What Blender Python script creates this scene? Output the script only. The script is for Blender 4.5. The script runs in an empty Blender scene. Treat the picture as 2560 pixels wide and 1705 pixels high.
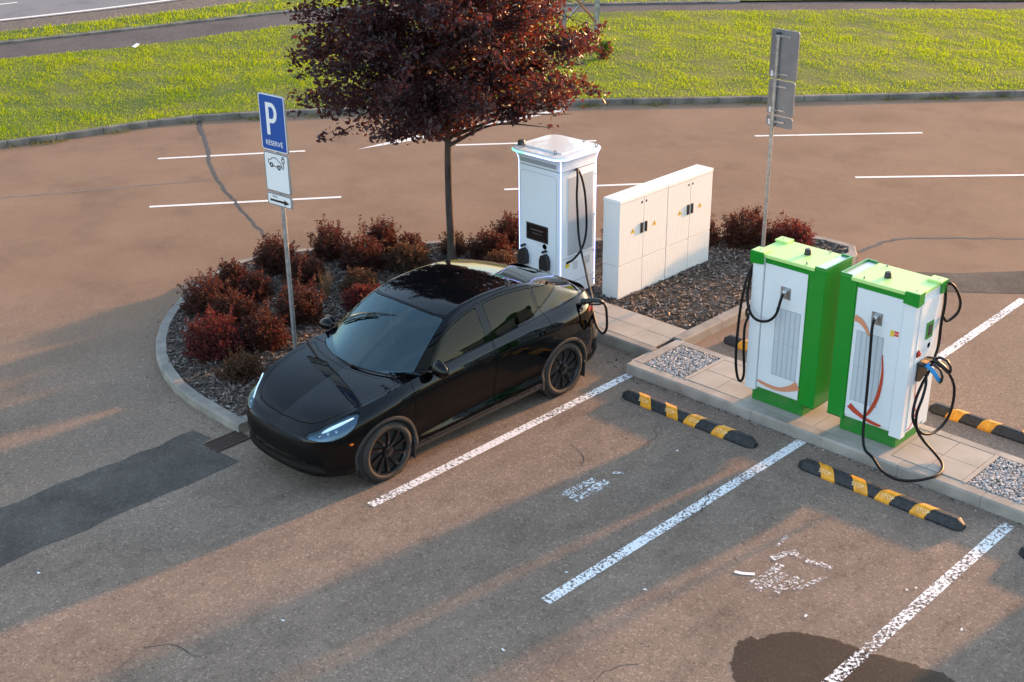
import bpy, bmesh, math, random
import numpy as np
from mathutils import Vector, Matrix
R = math.radians
C = bpy.context.scene.collection
sc = bpy.context.scene

# ---------------------------------------------------------------- camera
cam = bpy.data.cameras.new('camera'); camo = bpy.data.objects.new('camera', cam); C.objects.link(camo)
cam.sensor_width = 36; cam.lens = 45.46; cam.clip_end = 2000; cam.clip_start = .1
yaw, pitch, roll = R(-44.39), R(24.26), R(-0.65)
fw = Vector((math.sin(yaw)*math.cos(pitch), math.cos(yaw)*math.cos(pitch), -math.sin(pitch)))
r0 = Vector((math.cos(yaw), -math.sin(yaw), 0)); u0 = r0.cross(fw)
rr = r0*math.cos(roll)+u0*math.sin(roll); uu = -r0*math.sin(roll)+u0*math.cos(roll)
camo.matrix_world = Matrix(((rr.x, uu.x, -fw.x, 6.913), (rr.y, uu.y, -fw.y, -11.897), (rr.z, uu.z, -fw.z, 7.328), (0, 0, 0, 1)))
sc.camera = camo
# ---------------------------------------------------------------- sky and sun (low sun, evening)
SUN_EL, SUN_DX, SUN_DY = R(9.0), .125, .99
w = bpy.data.worlds.new('World'); sc.world = w; w.use_nodes = True
wn, wl = w.node_tree.nodes, w.node_tree.links
bg = wn['Background']
sky = wn.new('ShaderNodeTexSky'); sky.sky_type = 'NISHITA'; sky.sun_disc = False
sky.sun_elevation = SUN_EL; sky.sun_rotation = math.atan2(SUN_DX, SUN_DY)
sky.air_density = 1.0; sky.dust_density = .9; sky.ozone_density = 1.2
tc = wn.new('ShaderNodeTexCoord'); mp = wn.new('ShaderNodeMapping'); mp.inputs['Scale'].default_value = (1, 1, 2.2)
nz = wn.new('ShaderNodeTexNoise'); nz.inputs['Scale'].default_value = 2.1; nz.inputs['Detail'].default_value = 7; nz.inputs['Roughness'].default_value = .55
cr = wn.new('ShaderNodeValToRGB'); cr.color_ramp.elements[0].position = .48; cr.color_ramp.elements[1].position = .74
cr.color_ramp.elements[1].color = (.45, .45, .45, 1)
mx = wn.new('ShaderNodeMixRGB'); mx.inputs[2].default_value = (1.7, 1.75, 1.9, 1)
wl.new(tc.outputs['Generated'], mp.inputs[0]); wl.new(mp.outputs[0], nz.inputs['Vector']); wl.new(nz.outputs['Fac'], cr.inputs[0])
wl.new(cr.outputs[0], mx.inputs[0]); wl.new(sky.outputs[0], mx.inputs[1])
# evening glow low over the horizon
sx = wn.new('ShaderNodeSeparateXYZ'); wl.new(tc.outputs['Generated'], sx.inputs[0])
gr_ = wn.new('ShaderNodeMapRange'); gr_.inputs['From Min'].default_value = .0; gr_.inputs['From Max'].default_value = .22; gr_.inputs['To Min'].default_value = .7; gr_.inputs['To Max'].default_value = 0; wl.new(sx.outputs['Z'], gr_.inputs['Value'])
mg = wn.new('ShaderNodeMixRGB'); mg.inputs[2].default_value = (1.25, .78, .36, 1); wl.new(gr_.outputs[0], mg.inputs[0]); wl.new(mx.outputs[0], mg.inputs[1])
hs = wn.new('ShaderNodeHueSaturation'); hs.inputs['Saturation'].default_value = .87; wl.new(mg.outputs[0], hs.inputs['Color']); wl.new(hs.outputs[0], bg.inputs['Color'])
bg.inputs['Strength'].default_value = .15
sl = bpy.data.lights.new('sun', 'SUN'); so = bpy.data.objects.new('sun', sl); C.objects.link(so)
sl.energy = 2.6; sl.angle = R(2.2); sl.color = (1.0, .48, .18)
sd = Vector((SUN_DX*math.cos(SUN_EL), SUN_DY*math.cos(SUN_EL), math.sin(SUN_EL)))
so.rotation_euler = sd.to_track_quat('Z', 'Y').to_euler(); so.location = (0, 0, 30)
sc.view_settings.view_transform = 'Standard'; sc.view_settings.look = 'None'; sc.view_settings.gamma = 1
sc.view_settings.exposure = 2.22
sc.cycles.max_bounces = 8; sc.cycles.transparent_max_bounces = 16
sc.cycles.sample_clamp_indirect = 6

# ---------------------------------------------------------------- helpers
def P(name, col, rough=.5, metal=0, spec=.5, coat=0, emit=None, estr=0, coatr=.03):
    m = bpy.data.materials.new(name); m.use_nodes = True
    b = m.node_tree.nodes['Principled BSDF']
    b.inputs['Base Color'].default_value = (*col, 1); b.inputs['Roughness'].default_value = rough
    b.inputs['Metallic'].default_value = metal; b.inputs['Specular IOR Level'].default_value = spec
    b.inputs['Coat Weight'].default_value = coat; b.inputs['Coat Roughness'].default_value = coatr
    if emit: b.inputs['Emission Color'].default_value = (*emit, 1); b.inputs['Emission Strength'].default_value = estr
    return m
def nodes(m): return m.node_tree.nodes, m.node_tree.links, m.node_tree.nodes['Principled BSDF']
def noise_mix(m, c1, c2, scale, detail=4, lo=.35, hi=.65, bump=0, bscale=None, bdist=.01, coords='Object', rough=None, stretch=None):
    """base colour = noise mix of two colours, with optional bump"""
    n, l, b = nodes(m)
    t = n.new('ShaderNodeTexCoord'); src = t.outputs[coords]
    if stretch:
        mp = n.new('ShaderNodeMapping'); mp.inputs['Scale'].default_value = stretch; l.new(src, mp.inputs[0]); src = mp.outputs[0]
    z = n.new('ShaderNodeTexNoise'); z.inputs['Scale'].default_value = scale; z.inputs['Detail'].default_value = detail
    l.new(src, z.inputs['Vector'])
    r = n.new('ShaderNodeValToRGB'); r.color_ramp.elements[0].position = lo; r.color_ramp.elements[1].position = hi
    r.color_ramp.elements[0].color = (*c1, 1); r.color_ramp.elements[1].color = (*c2, 1)
    l.new(z.outputs['Fac'], r.inputs[0]); l.new(r.outputs[0], b.inputs['Base Color'])
    if bump:
        z2 = n.new('ShaderNodeTexNoise'); z2.inputs['Scale'].default_value = bscale or scale*4; z2.inputs['Detail'].default_value = 3
        l.new(src, z2.inputs['Vector'])
        bp = n.new('ShaderNodeBump'); bp.inputs['Strength'].default_value = bump; bp.inputs['Distance'].default_value = bdist
        l.new(z2.outputs['Fac'], bp.inputs['Height']); l.new(bp.outputs[0], b.inputs['Normal'])
    return m
def rand_island(m, cols, rough=.7):
    n, l, b = nodes(m)
    g = n.new('ShaderNodeNewGeometry'); r = n.new('ShaderNodeValToRGB')
    e = r.color_ramp.elements
    while len(e) < len(cols): e.new(.5)
    for i, c in enumerate(cols): e[i].position = i/(len(cols)-1); e[i].color = (*c, 1)
    l.new(g.outputs['Random Per Island'], r.inputs[0]); l.new(r.outputs[0], b.inputs['Base Color']); b.inputs['Roughness'].default_value = rough
    return m, r
def leafmat(name, cols, trans, rough=.45, spec=.4, tfac=.35):
    m = P(name, cols[0], rough, spec=spec); m, r = rand_island(m, cols, rough)
    n, l, b = nodes(m); t = n.new('ShaderNodeBsdfTranslucent'); t.inputs[0].default_value = (*trans, 1)
    x = n.new('ShaderNodeMixShader'); x.inputs[0].default_value = tfac
    l.new(b.outputs[0], x.inputs[1]); l.new(t.outputs[0], x.inputs[2]); l.new(x.outputs[0], n['Material Output'].inputs[0])
    return m

def mk(name, verts, faces, mat, parent=None, smooth=False, angle=None):
    me = bpy.data.meshes.new(name)
    if isinstance(verts, np.ndarray): verts = verts.tolist()
    if isinstance(faces, np.ndarray): faces = faces.tolist()
    me.from_pydata(verts, [], faces)
    if mat is not None: me.materials.append(mat)
    if smooth: me.polygons.foreach_set('use_smooth', [True]*len(me.polygons))
    if angle is not None:
        try: me.set_sharp_from_angle(angle=R(angle))
        except Exception: pass
    me.update()
    o = bpy.data.objects.new(name, me); C.objects.link(o)
    if parent is not None: o.parent = parent
    return o
class MB:
    def __init__(s): s.v = []; s.f = []
    def add(s, v, f):
        k = len(s.v); s.v += [tuple(map(float, a)) for a in v]; s.f += [tuple(i+k for i in q) for q in f]; return s
    def box(s, x0, x1, y0, y1, z0, z1, b=0.0):
        if b <= 0:
            v = [(x, y, z) for z in (z0, z1) for y in (y0, y1) for x in (x0, x1)]
            return s.add(v, [(0, 2, 3, 1), (4, 5, 7, 6), (0, 1, 5, 4), (2, 6, 7, 3), (0, 4, 6, 2), (1, 3, 7, 5)])
        bm = bmesh.new(); bmesh.ops.create_cube(bm, size=1)
        for q in bm.verts: q.co = Vector(((x0+x1)/2+q.co.x*(x1-x0), (y0+y1)/2+q.co.y*(y1-y0), (z0+z1)/2+q.co.z*(z1-z0)))
        bmesh.ops.bevel(bm, geom=bm.edges[:], offset=b, segments=2, profile=.6, affect='EDGES')
        return s.bm(bm)
    def bm(s, bm):
        bm.verts.index_update(); s.add([v.co for v in bm.verts], [[v.index for v in f.verts] for f in bm.faces]); bm.free(); return s
    def prism(s, poly, h0, h1, axis='z', at=0):
        """extrude 2D polygon; axis z: (x,y)->z ; axis y: (x,z)->y ; axis x: (y,z)->x"""
        n = len(poly)
        if axis == 'z': f = lambda a, b, h: (a, b, h)
        elif axis == 'y': f = lambda a, b, h: (a, h, b)
        else: f = lambda a, b, h: (h, a, b)
        v = [f(a, b, h0) for a, b in poly]+[f(a, b, h1) for a, b in poly]
        return s.add(v, [tuple(range(n))[::-1], tuple(range(n, 2*n))]+[(i, (i+1) % n, n+(i+1) % n, n+i) for i in range(n)])
    def flat(s, poly, z): return s.add([(a, b, z) for a, b in poly], [tuple(range(len(poly)))])
    def tube(s, pts, r, n=8, cap=True):
        pts = [Vector(p) for p in pts]; m = len(pts); rs = r if isinstance(r, (list, tuple)) else [r]*m
        k = len(s.v); up = None
        for i, p in enumerate(pts):
            t = (pts[min(i+1, m-1)]-pts[max(i-1, 0)]).normalized()
            if up is None:
                up = Vector((0, 0, 1)) if abs(t.z) < .9 else Vector((1, 0, 0))
            a = t.cross(up)
            if a.length < 1e-5: a = t.orthogonal()
            a.normalize(); b = a.cross(t).normalized(); up = b
            for j in range(n):
                q = p+(a*math.cos(2*math.pi*j/n)+b*math.sin(2*math.pi*j/n))*rs[i]; s.v.append(tuple(q))
        for i in range(m-1):
            for j in range(n):
                s.f.append((k+i*n+j, k+i*n+(j+1) % n, k+(i+1)*n+(j+1) % n, k+(i+1)*n+j))
        if cap: s.f.append(tuple(k+j for j in range(n))[::-1]); s.f.append(tuple(k+(m-1)*n+j for j in range(n)))
        return s
    def lathe(s, prof, n=32, c=(0, 0, 0), axis='z', cap=True):
        k = len(s.v); m = len(prof)
        for (r, h) in prof:
            for j in range(n):
                a = 2*math.pi*j/n; x, y = r*math.cos(a), r*math.sin(a)
                q = {'z': (x, y, h), 'x': (h, x, y), 'y': (x, h, y)}[axis]
                s.v.append((c[0]+q[0], c[1]+q[1], c[2]+q[2]))
        for i in range(m-1):
            for j in range(n): s.f.append((k+i*n+j, k+i*n+(j+1) % n, k+(i+1)*n+(j+1) % n, k+(i+1)*n+j))
        for i, fl in ((0, True), (m-1, False)):
            if cap and prof[i][0] > 1e-4:
                q = tuple(k+i*n+j for j in range(n)); s.f.append(q[::-1] if fl else q)
        return s
    def build(s, name, mat, parent=None, smooth=False, angle=None):
        return mk(name, s.v, s.f, mat, parent, smooth, angle)
def fixn(o):
    bm = bmesh.new(); bm.from_mesh(o.data); bmesh.ops.recalc_face_normals(bm, faces=bm.faces[:]); bm.to_mesh(o.data); bm.free(); return o
def thing(name, label, cat, loc=(0, 0, 0), rz=0, group=None):
    o = bpy.data.objects.new(name, None); C.objects.link(o); o.location = loc; o.rotation_euler = (0, 0, rz); o.empty_display_size = .2
    o['label'] = label; o['category'] = cat
    if group: o['group'] = group
    return o
def tag(o, label, cat, group=None, loc=None):
    o['label'] = label; o['category'] = cat
    if group: o['group'] = group
    if loc: o.location = loc
    return o
def struct(o): o['kind'] = 'structure'; return o
def stuff(o, label, cat): o['kind'] = 'stuff'; o['label'] = label; o['category'] = cat; return o
def spline(pts, n=8):
    """Catmull-Rom through points"""
    P_ = [np.array(q, float) for q in pts]; P_ = [2*P_[0]-P_[1]]+P_+[2*P_[-1]-P_[-2]]; out = []
    for i in range(1, len(P_)-2):
        a, b, c, d = P_[i-1:i+3]
        for k in range(n):
            t = k/n; out.append(.5*((2*b)+(-a+c)*t+(2*a-5*b+4*c-d)*t*t+(-a+3*b-3*c+d)*t**3))
    out.append(P_[-2]); return out
def rrect(x0, x1, y0, y1, r, n=5):
    o = []
    for cx, cy, a0 in ((x1-r, y1-r, 0), (x0+r, y1-r, 90), (x0+r, y0+r, 180), (x1-r, y0+r, 270)):
        for i in range(n+1): a = R(a0+90*i/n); o.append((cx+r*math.cos(a), cy+r*math.sin(a)))
    return o
def in_poly(x, y, poly):
    x = np.asarray(x); y = np.asarray(y); c = np.zeros(x.shape, bool); n = len(poly)
    for i in range(n):
        x1, y1 = poly[i]; x2, y2 = poly[(i+1) % n]
        if y1 == y2: continue
        k = ((y1 > y) != (y2 > y)) & (x < (x2-x1)*(y-y1)/(y2-y1)+x1); c ^= k
    return c
def sdf(x, y, poly):
    """signed distance, negative inside"""
    x = np.asarray(x, float); y = np.asarray(y, float); d = np.full(x.shape, 1e9); n = len(poly)
    for i in range(n):
        x1, y1 = poly[i]; x2, y2 = poly[(i+1) % n]; ex, ey = x2-x1, y2-y1; L = ex*ex+ey*ey
        if L < 1e-12: continue
        t = np.clip(((x-x1)*ex+(y-y1)*ey)/L, 0, 1); d = np.minimum(d, np.hypot(x-x1-t*ex, y-y1-t*ey))
    return np.where(in_poly(x, y, poly), -d, d)
# ================================================================ CAR
def interp(x, xs, ys):
    """monotone-ish cubic (pchip) interpolation"""
    xs = np.array(xs, float); ys = np.array(ys, float); x = np.asarray(x, float)
    h = np.diff(xs); dl = np.diff(ys)/h; m = np.zeros(len(xs))
    for i in range(1, len(xs)-1):
        if dl[i-1]*dl[i] > 0:
            w1, w2 = 2*h[i]+h[i-1], h[i]+2*h[i-1]; m[i] = (w1+w2)/(w1/dl[i-1]+w2/dl[i])
    m[0], m[-1] = dl[0], dl[-1]
    i = np.clip(np.searchsorted(xs, x)-1, 0, len(xs)-2); t = np.clip((x-xs[i])/h[i], 0, 1)
    return (2*t**3-3*t**2+1)*ys[i]+(t**3-2*t**2+t)*h[i]*m[i]+(-2*t**3+3*t**2)*ys[i+1]+(t**3-t**2)*h[i]*m[i+1]
def smin(a, b, k): h = np.clip(.5+.5*(b-a)/k, 0, 1); return b*(1-h)+a*h-k*h*(1-h)
def smax(a, b, k): return -smin(-a, -b, k)

def build_car(loc):
    L_OUT = [(0, 0), (.006, .2), (.03, .4), (.08, .57), (.16, .70), (.28, .80), (.45, .872), (.7, .925), (1.0, .948), (1.5, .948), (2.4, .945), (3.1, .952), (3.75, .96), (4.1, .945), (4.35, .90), (4.52, .82), (4.63, .69), (4.70, .5), (4.74, .25), (4.75, 0)]
    sp = np.array(spline(L_OUT, 40)); ds = np.r_[0, np.cumsum(np.hypot(*np.diff(sp, axis=0).T))]; S = ds[-1]
    NS = 380
    s = np.linspace(0, S, NS); ol = np.interp(s, ds, sp[:, 0]); ow = np.interp(s, ds, sp[:, 1])
    tl, tw = np.gradient(ol), np.gradient(ow); tt = np.hypot(tl, tw); nl, nw = tw/tt, -tl/tt   # inward normal
    nl[0], nw[0] = 1, 0; nl[-1], nw[-1] = -1, 0
    def s_at(l, w=None):  # arc position where outline reaches l (side)
        k = np.argmin(np.hypot(sp[:, 0]-l, sp[:, 1]-(w if w is not None else np.interp(l, sp[:, 0], sp[:, 1])))); return ds[k]
    ST = [(0, [(.15, .20), (.07, .205), (.02, .25), (.030, .35), (.008, .47), (0, .57), (.028, .66), (.115, .725)]),
          (s_at(.08), [(.15, .20), (.07, .205), (.02, .25), (.028, .36), (.008, .48), (0, .60), (.034, .70), (.125, .765)]),
          (s_at(.28), [(.12, .20), (.06, .21), (.01, .26), (.012, .38), (.005, .51), (0, .64), (.034, .76), (.125, .845)]),
          (s_at(.58), [(.11, .19), (.05, .21), (.010, .28), (.012, .40), (.005, .55), (0, .69), (.028, .84), (.115, .945)]),
          (s_at(.86), [(.10, .19), (.04, .21), (.012, .30), (.012, .42), (.004, .58), (0, .73), (.022, .89), (.105, .995)]),
          (s_at(1.4), [(.10, .19), (.04, .21), (.010, .30), (.03, .42), (.016, .60), (0, .80), (.018, .96), (.085, 1.065)]),
          (s_at(2.4), [(.10, .19), (.04, .21), (.010, .31), (.048, .43), (.022, .62), (0, .84), (.016, 1.0), (.075, 1.11)]),
          (s_at(3.2), [(.10, .20), (.04, .22), (.012, .32), (.040, .44), (.014, .62), (0, .86), (.020, 1.03), (.10, 1.15)]),
          (s_at(3.75), [(.10, .22), (.04, .24), (.012, .33), (.010, .45), (.002, .64), (0, .85), (.028, 1.03), (.145, 1.16)]),
          (s_at(4.2), [(.10, .24), (.04, .26), (.01, .34), (.004, .46), (0, .62), (.008, .84), (.05, 1.04), (.165, 1.165)]),
          (s_at(4.52), [(.12, .25), (.05, .27), (.01, .34), (.004, .46), (.0, .60), (.03, .82), (.09, 1.03), (.165, 1.165)]),
          (S, [(.14, .26), (.06, .28), (.01, .34), (.0, .46), (.015, .60), (.10, .76), (.17, .98), (.21, 1.165)])]
    ss = [q[0] for q in ST]; K = 8
    kd = np.array([interp(s, ss, [q[1][k][0] for q in ST]) for k in range(K)])
    kz = np.array([interp(s, ss, [q[1][k][1] for q in ST]) for k in range(K)])
    NT = 50; tk = np.array([0, .06, .14, .30, .50, .68, .86, 1.0]); t = np.linspace(0, 1, NT)
    D = np.zeros((NT, NS)); Z = np.zeros((NT, NS))
    # Catmull style interpolation in t with numpy (vectorised over s)
    def cub(tv, tk, Y):
        m = np.gradient(Y, tk, axis=0); i = np.clip(np.searchsorted(tk, tv, side='right')-1, 0, len(tk)-2)
        h = tk[i+1]-tk[i]; u = (tv-tk[i])/h
        return (2*u**3-3*u**2+1)*Y[i]+(u**3-2*u**2+u)*h*m[i]+(-2*u**3+3*u**2)*Y[i+1]+(u**3-u**2)*h*m[i+1]
    for j, tv in enumerate(t): D[j] = cub(tv, tk, kd); Z[j] = cub(tv, tk, kz)
    Z[0] = kz[0]; D[-1] = kd[-1]; Z[-1] = kz[-1]
    AL = ol+nl*D; AW = np.maximum(ow+nw*D, 0); AW[:, 0] = 0; AW[:, -1] = 0
    # side character: swelling haunch over the rear wheel and fender crest
    # ---- top patch: Coons in plan
    eL, eW, eZ = AL[-1], AW[-1], Z[-1]
    i1 = int(np.argmin(abs(s-s_at(.17)))); i2 = int(np.argmin(abs(s-s_at(4.56, .78))))
    nv = i1; nr = NS-1-i2
    # resample: front edge i 0..i1, rear edge i2..NS-1 need equal counts -> choose i2 = NS-1-i1
    i2 = NS-1-i1; nu = i2-i1
    fl = np.array([eL[:i1+1], eW[:i1+1]]); rl = np.array([eL[i2:][::-1], eW[i2:][::-1]]); sdl = np.array([eL[i1:i2+1], eW[i1:i2+1]])
    u = np.linspace(0, 1, nu+1); v = np.linspace(0, 1, i1+1)
    cl = np.array([fl[0, 0]+(rl[0, 0]-fl[0, 0])*u, 0*u])
    U, V = np.meshgrid(u, v, indexing='ij'); G = []
    for c in (0, 1):
        a = (1-U)*fl[c][None, :]+U*rl[c][None, :]+(1-V)*cl[c][:, None]+V*sdl[c][:, None]
        b = (1-U)*(1-V)*fl[c][0]+(1-U)*V*fl[c][-1]+U*(1-V)*rl[c][0]+U*V*rl[c][-1]
        G.append(a-b)
    GL, GW = G
    # edge heights: coons blend of edge z, with crowned centre line
    zc_l = [.115, .16, .3, .6, .9, 1.15, 1.4, 4.2, 4.54]; zc_z = [.725, .760, .83, .925, .995, 1.035, 1.06, 1.16, 1.165]
    zcen = interp(cl[0], zc_l, zc_z); zcen[0] = eZ[0]; zcen[-1] = eZ[-1]
    fz, rz, sz = eZ[:i1+1], eZ[i2:][::-1], eZ[i1:i2+1]
    VP = V**2.3
    zb = (1-VP)*zcen[:, None]+VP*sz[:, None]
    # correct front/rear edges
    ef = fz-zb[0]; er = rz-zb[-1]
    zb = zb+ef[None, :]*(1-U)**6+er[None, :]*U**12
    zb[0] = fz; zb[-1] = rz; zb[:, -1] = sz
    # greenhouse
    def Ccurve(l): return interp(l, [0, .95, 1.08, 1.25, 1.55, 1.85, 2.05, 2.35, 2.7, 3.0, 3.4, 3.8, 4.1, 4.35, 4.5, 4.8], [-1.2, .90, 1.005, 1.115, 1.30, 1.465, 1.55, 1.618, 1.642, 1.632, 1.575, 1.475, 1.36, 1.25, 1.185, 1.07])
    wb = interp(GL, [.9, 1.3, 1.6, 2.4, 3.2, 3.7, 4.1, 4.4, 4.6], [.80, .835, .855, .865, .840, .80, .745, .69, .65])
    sh = interp(GL, [1.0, 1.4, 2.0, 2.4, 3.3, 3.8, 4.6], [.46, .40, .20, .06, -.04, -.18, -.22])
    H1 = Ccurve(GL-sh*GW**2)-.105*GW**2
    zbelt = interp(GL, [1.0, 1.4, 2.4, 3.2, 3.8, 4.3, 4.6], [1.03, 1.065, 1.11, 1.145, 1.16, 1.165, 1.165])
    x = np.clip((wb-GW)/.25, 0, 3)
    H2 = zbelt-.02+.50*x**.85
    H2 = np.where(GW > wb, zbelt-.02-(GW-wb)*2.5, H2)
    H = smin(H1, H2, .045)
    z = smax(zb, H, .012)
    edge = np.minimum(1, np.minimum((1-V)/.03, np.minimum(U, 1-U)/.02)); z = np.where(edge < 1, zb*(1-edge)+z*edge, z)
    # rear spoiler lip
    lip = np.exp(-((GL-4.51)/.035)**2)*.02*np.clip((.72-GW)/.1, 0, 1); z = z+lip*np.where(U < 1, 1, 0)
    # ---- assemble half mesh
    NA = NT*NS
    VA = np.stack([AW.ravel(), AL.ravel(), Z.ravel()], 1)
    idA = np.arange(NA).reshape(NT, NS)
    idB = -np.ones(GL.shape, int)
    idB[0, :] = idA[-1, :i1+1]; idB[-1, :] = idA[-1, i2:][::-1]; idB[:, -1] = idA[-1, i1:i2+1]
    inn = idB < 0; idB[inn] = NA+np.arange(inn.sum())
    VB = np.stack([GW[inn], GL[inn], z[inn]], 1)
    Vt = np.vstack([VA, VB])
    Fa = np.stack([idA[:-1, :-1], idA[:-1, 1:], idA[1:, 1:], idA[1:, :-1]], -1).reshape(-1, 4)
    Fb = np.stack([idB[:-1, :-1], idB[:-1, 1:], idB[1:, 1:], idB[1:, :-1]], -1).reshape(-1, 4)
    Fb = Fb[:, ::-1]
    F = np.vstack([Fa[:, ::-1], Fb])
    q_ = F[-Fb.shape[0]//2]; n3 = np.cross(Vt[q_[1]]-Vt[q_[0]], Vt[q_[2]]-Vt[q_[0]])
    if n3[2] < 0: F[len(Fa):] = F[len(Fa):, ::-1]
    q_ = F[(NT//2)*(NS-1)+NS//2]; n3 = np.cross(Vt[q_[1]]-Vt[q_[0]], Vt[q_[2]]-Vt[q_[0]])
    if n3[0] < 0: F[:len(Fa)] = F[:len(Fa), ::-1]
    # ---- implicit splitting
    state = {'V': Vt, 'F': [tuple(q) for q in F.tolist()]}
    def split(verts, faces, fn):
        """-> (verts, inside faces (f<0), outside faces)"""
        f = fn(verts); f = np.where(abs(f) < 1e-5, 1e-5, f); new = []; cache = {}; ins = []; out = []
        base = len(verts); neg = (f < 0).tolist()
        for q in faces:
            sg = [neg[i] for i in q]
            if all(sg): ins.append(q); continue
            if not any(sg): out.append(q); continue
            a = []; b = []
            for k in range(len(q)):
                i, j = q[k], q[(k+1) % len(q)]
                (a if neg[i] else b).append(i)
                if neg[i] != neg[j]:
                    key = (min(i, j), max(i, j))
                    if key not in cache:
                        t = f[i]/(f[i]-f[j]); cache[key] = base+len(new); new.append(verts[i]*(1-t)+verts[j]*t)
                    a.append(cache[key]); b.append(cache[key])
            if len(a) > 2: ins.append(tuple(a))
            if len(b) > 2: out.append(tuple(b))
        return (np.vstack([verts, np.array(new)]) if new else verts), ins, out
    def compact(verts, faces):
        used = sorted({i for q in faces for i in q}); mp = {i: k for k, i in enumerate(used)}
        return verts[used], [tuple(mp[i] for i in q) for q in faces]
    def cut(fn, gap=.0032):
        v, ins, rest = split(state['V'], state['F'], lambda q: fn(q)+gap)
        v, _, rest2 = split(v, rest, lambda q: fn(q)-gap)
        state['V'], state['F'] = v, rest2
        return compact(v, ins)
    def drop(fn):
        v, ins, rest = split(state['V'], state['F'], fn); state['V'], state['F'] = v, rest
    big = 1e3
    side = lambda q, lo=.0: q[:, 0] > lo
    # wheel arches removed
    AXF, AXR, ZW = .880, 3.775, .352
    for ax in (AXF, AXR):
        drop(lambda q, ax=ax: np.where(q[:, 0] > .45, np.hypot(q[:, 1]-ax, q[:, 2]-ZW)-.402, big))
    parts = []
    # headlight
    HLp = [(.46, .115), (.60, .165), (.72, .27), (.795, .42), (.84, .60), (.80, .615), (.70, .50), (.60, .37), (.50, .22)]
    HLp = [tuple(q) for q in spline(HLp+[HLp[0]], 6)][:-1]
    HL2 = [(.02, .70), (.14, .672), (.24, .678), (.36, .715), (.48, .785), (.58, .90), (.62, 1.0), (.4, 1.0), (.02, .9)]
    def f_head(q):
        # side-view outline limits how low it reaches, top-view outline the rest
        tv = sdf(q[:, 0], q[:, 1], [(.50, .0), (.99, .0), (.99, .70), (.875, .70), (.80, .56), (.73, .43), (.65, .30), (.58, .20), (.50, .13)])
        sv = sdf(q[:, 1], q[:, 2], HL2)
        return np.maximum(tv, sv)
    parts.append(('headlight', 'lens', cut(f_head), True))
    # hood
    hood_poly = [(-.9, .165), (0, .165), (.30, .175), (.46, .215), (.56, .29), (.645, .42), (.72, .56), (.765, .75), (.785, .95), (.785, 1.12), (.775, 1.245), (.6, 1.15), (.4, 1.09), (0, 1.055), (-.9, 1.055)]
    parts.append(('hood', 'paint', cut(lambda q: np.where(q[:, 2] > .6, sdf(q[:, 0], q[:, 1], hood_poly), big)), False))
    # windshield: top view
    ws = [(-.9, 1.13), (0, 1.13), (.35, 1.175), (.58, 1.26), (.72, 1.355), (.745, 1.41), (.64, 1.95), (.61, 2.06), (.45, 2.02), (.3, 2.00), (0, 1.985), (-.9, 1.985)]
    parts.append(('windshield', 'glass', cut(lambda q: np.where(q[:, 2] > .95, sdf(q[:, 0], q[:, 1], ws), big), .004), False))
    rf = [(-.9, 2.01), (0, 2.01), (.3, 2.025), (.45, 2.045), (.60, 2.10), (.61, 2.4), (.61, 2.9), (.595, 3.3), (.57, 3.52), (.4, 3.56), (0, 3.58), (-.9, 3.58)]
    parts.append(('roof_glass', 'roofglass', cut(lambda q: np.where(q[:, 2] > 1.2, sdf(q[:, 0], q[:, 1], rf), big), .003), False))
    rg = [(-.9, 3.62), (0, 3.62), (.4, 3.60), (.52, 3.57), (.535, 3.75), (.53, 4.0), (.50, 4.28), (.45, 4.40), (0, 4.44), (-.9, 4.44)]
    parts.append(('rear_window', 'roofglass', cut(lambda q: np.where(q[:, 2] > 1.1, sdf(q[:, 0], q[:, 1], rg), big), .003), False))
    # side glass (side view), greenhouse only
    def sv(poly, lo=.45, zlo=.95): return lambda q: np.where((q[:, 0] > lo) & (q[:, 2] > zlo), sdf(q[:, 1], q[:, 2], poly), big)
    top = [(1.48, 1.125), (1.64, 1.22), (1.82, 1.315), (2.03, 1.405), (2.3, 1.478), (2.55, 1.515), (2.85, 1.528), (3.15, 1.515), (3.45, 1.478), (3.7, 1.435), (3.88, 1.40)]
    bot = [(1.38, 1.082), (2.0, 1.10), (2.6, 1.14), (3.1, 1.17), (3.3, 1.195), (3.5, 1.245), (3.7, 1.315), (3.88, 1.385)]
    tl_ = lambda l: np.interp(l, *zip(*top)); bl_ = lambda l: np.interp(l, *zip(*bot))
    def win(l0, l1, n=14):
        a = np.linspace(l0, l1, n); return [(x, float(bl_(x))) for x in a]+[(x, float(tl_(x))) for x in a[::-1] if tl_(x) > bl_(x)+.005]
    g1 = [(1.47, float(bl_(1.47)))]+[(x, float(bl_(x))) for x in np.linspace(1.55, 2.50, 8)]+[(x, float(tl_(x))) for x in np.linspace(2.50, 1.54, 14)]
    g1 = [(1.42, 1.086), (2.0, 1.10), (2.50, float(bl_(2.5)))]+[(x, float(tl_(x))) for x in np.linspace(2.50, 1.50, 14)]
    parts.append(('front_side_window', 'sglass', cut(sv(g1), .003), True))
    parts.append(('rear_side_window', 'sglass', cut(sv(win(2.62, 3.42)), .003), True))
    parts.append(('quarter_window', 'sglass', cut(sv(win(3.455, 3.88, 10)), .003), True))
    # black window surround
    full = [(1.33, 1.072)]+[(x, float(bl_(x))-.016) for x in np.linspace(1.5, 3.88, 24)]+[(3.94, 1.375), (3.94, 1.395), (3.9, 1.415)]+[(x, float(tl_(x))+.018) for x in np.linspace(3.88, 1.48, 24)]
    # doors (side view)
    d1 = [(1.28, .60), (1.30, .36), (1.33, .335), (2.50, .335), (2.545, .36), (2.555, 1.0), (2.555, 1.02), (2.56, 1.55)]+[(x, float(tl_(x))+.03) for x in np.linspace(2.5, 1.6, 10)]+[(1.40, 1.13), (1.30, 1.055), (1.275, .90)]
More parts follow.
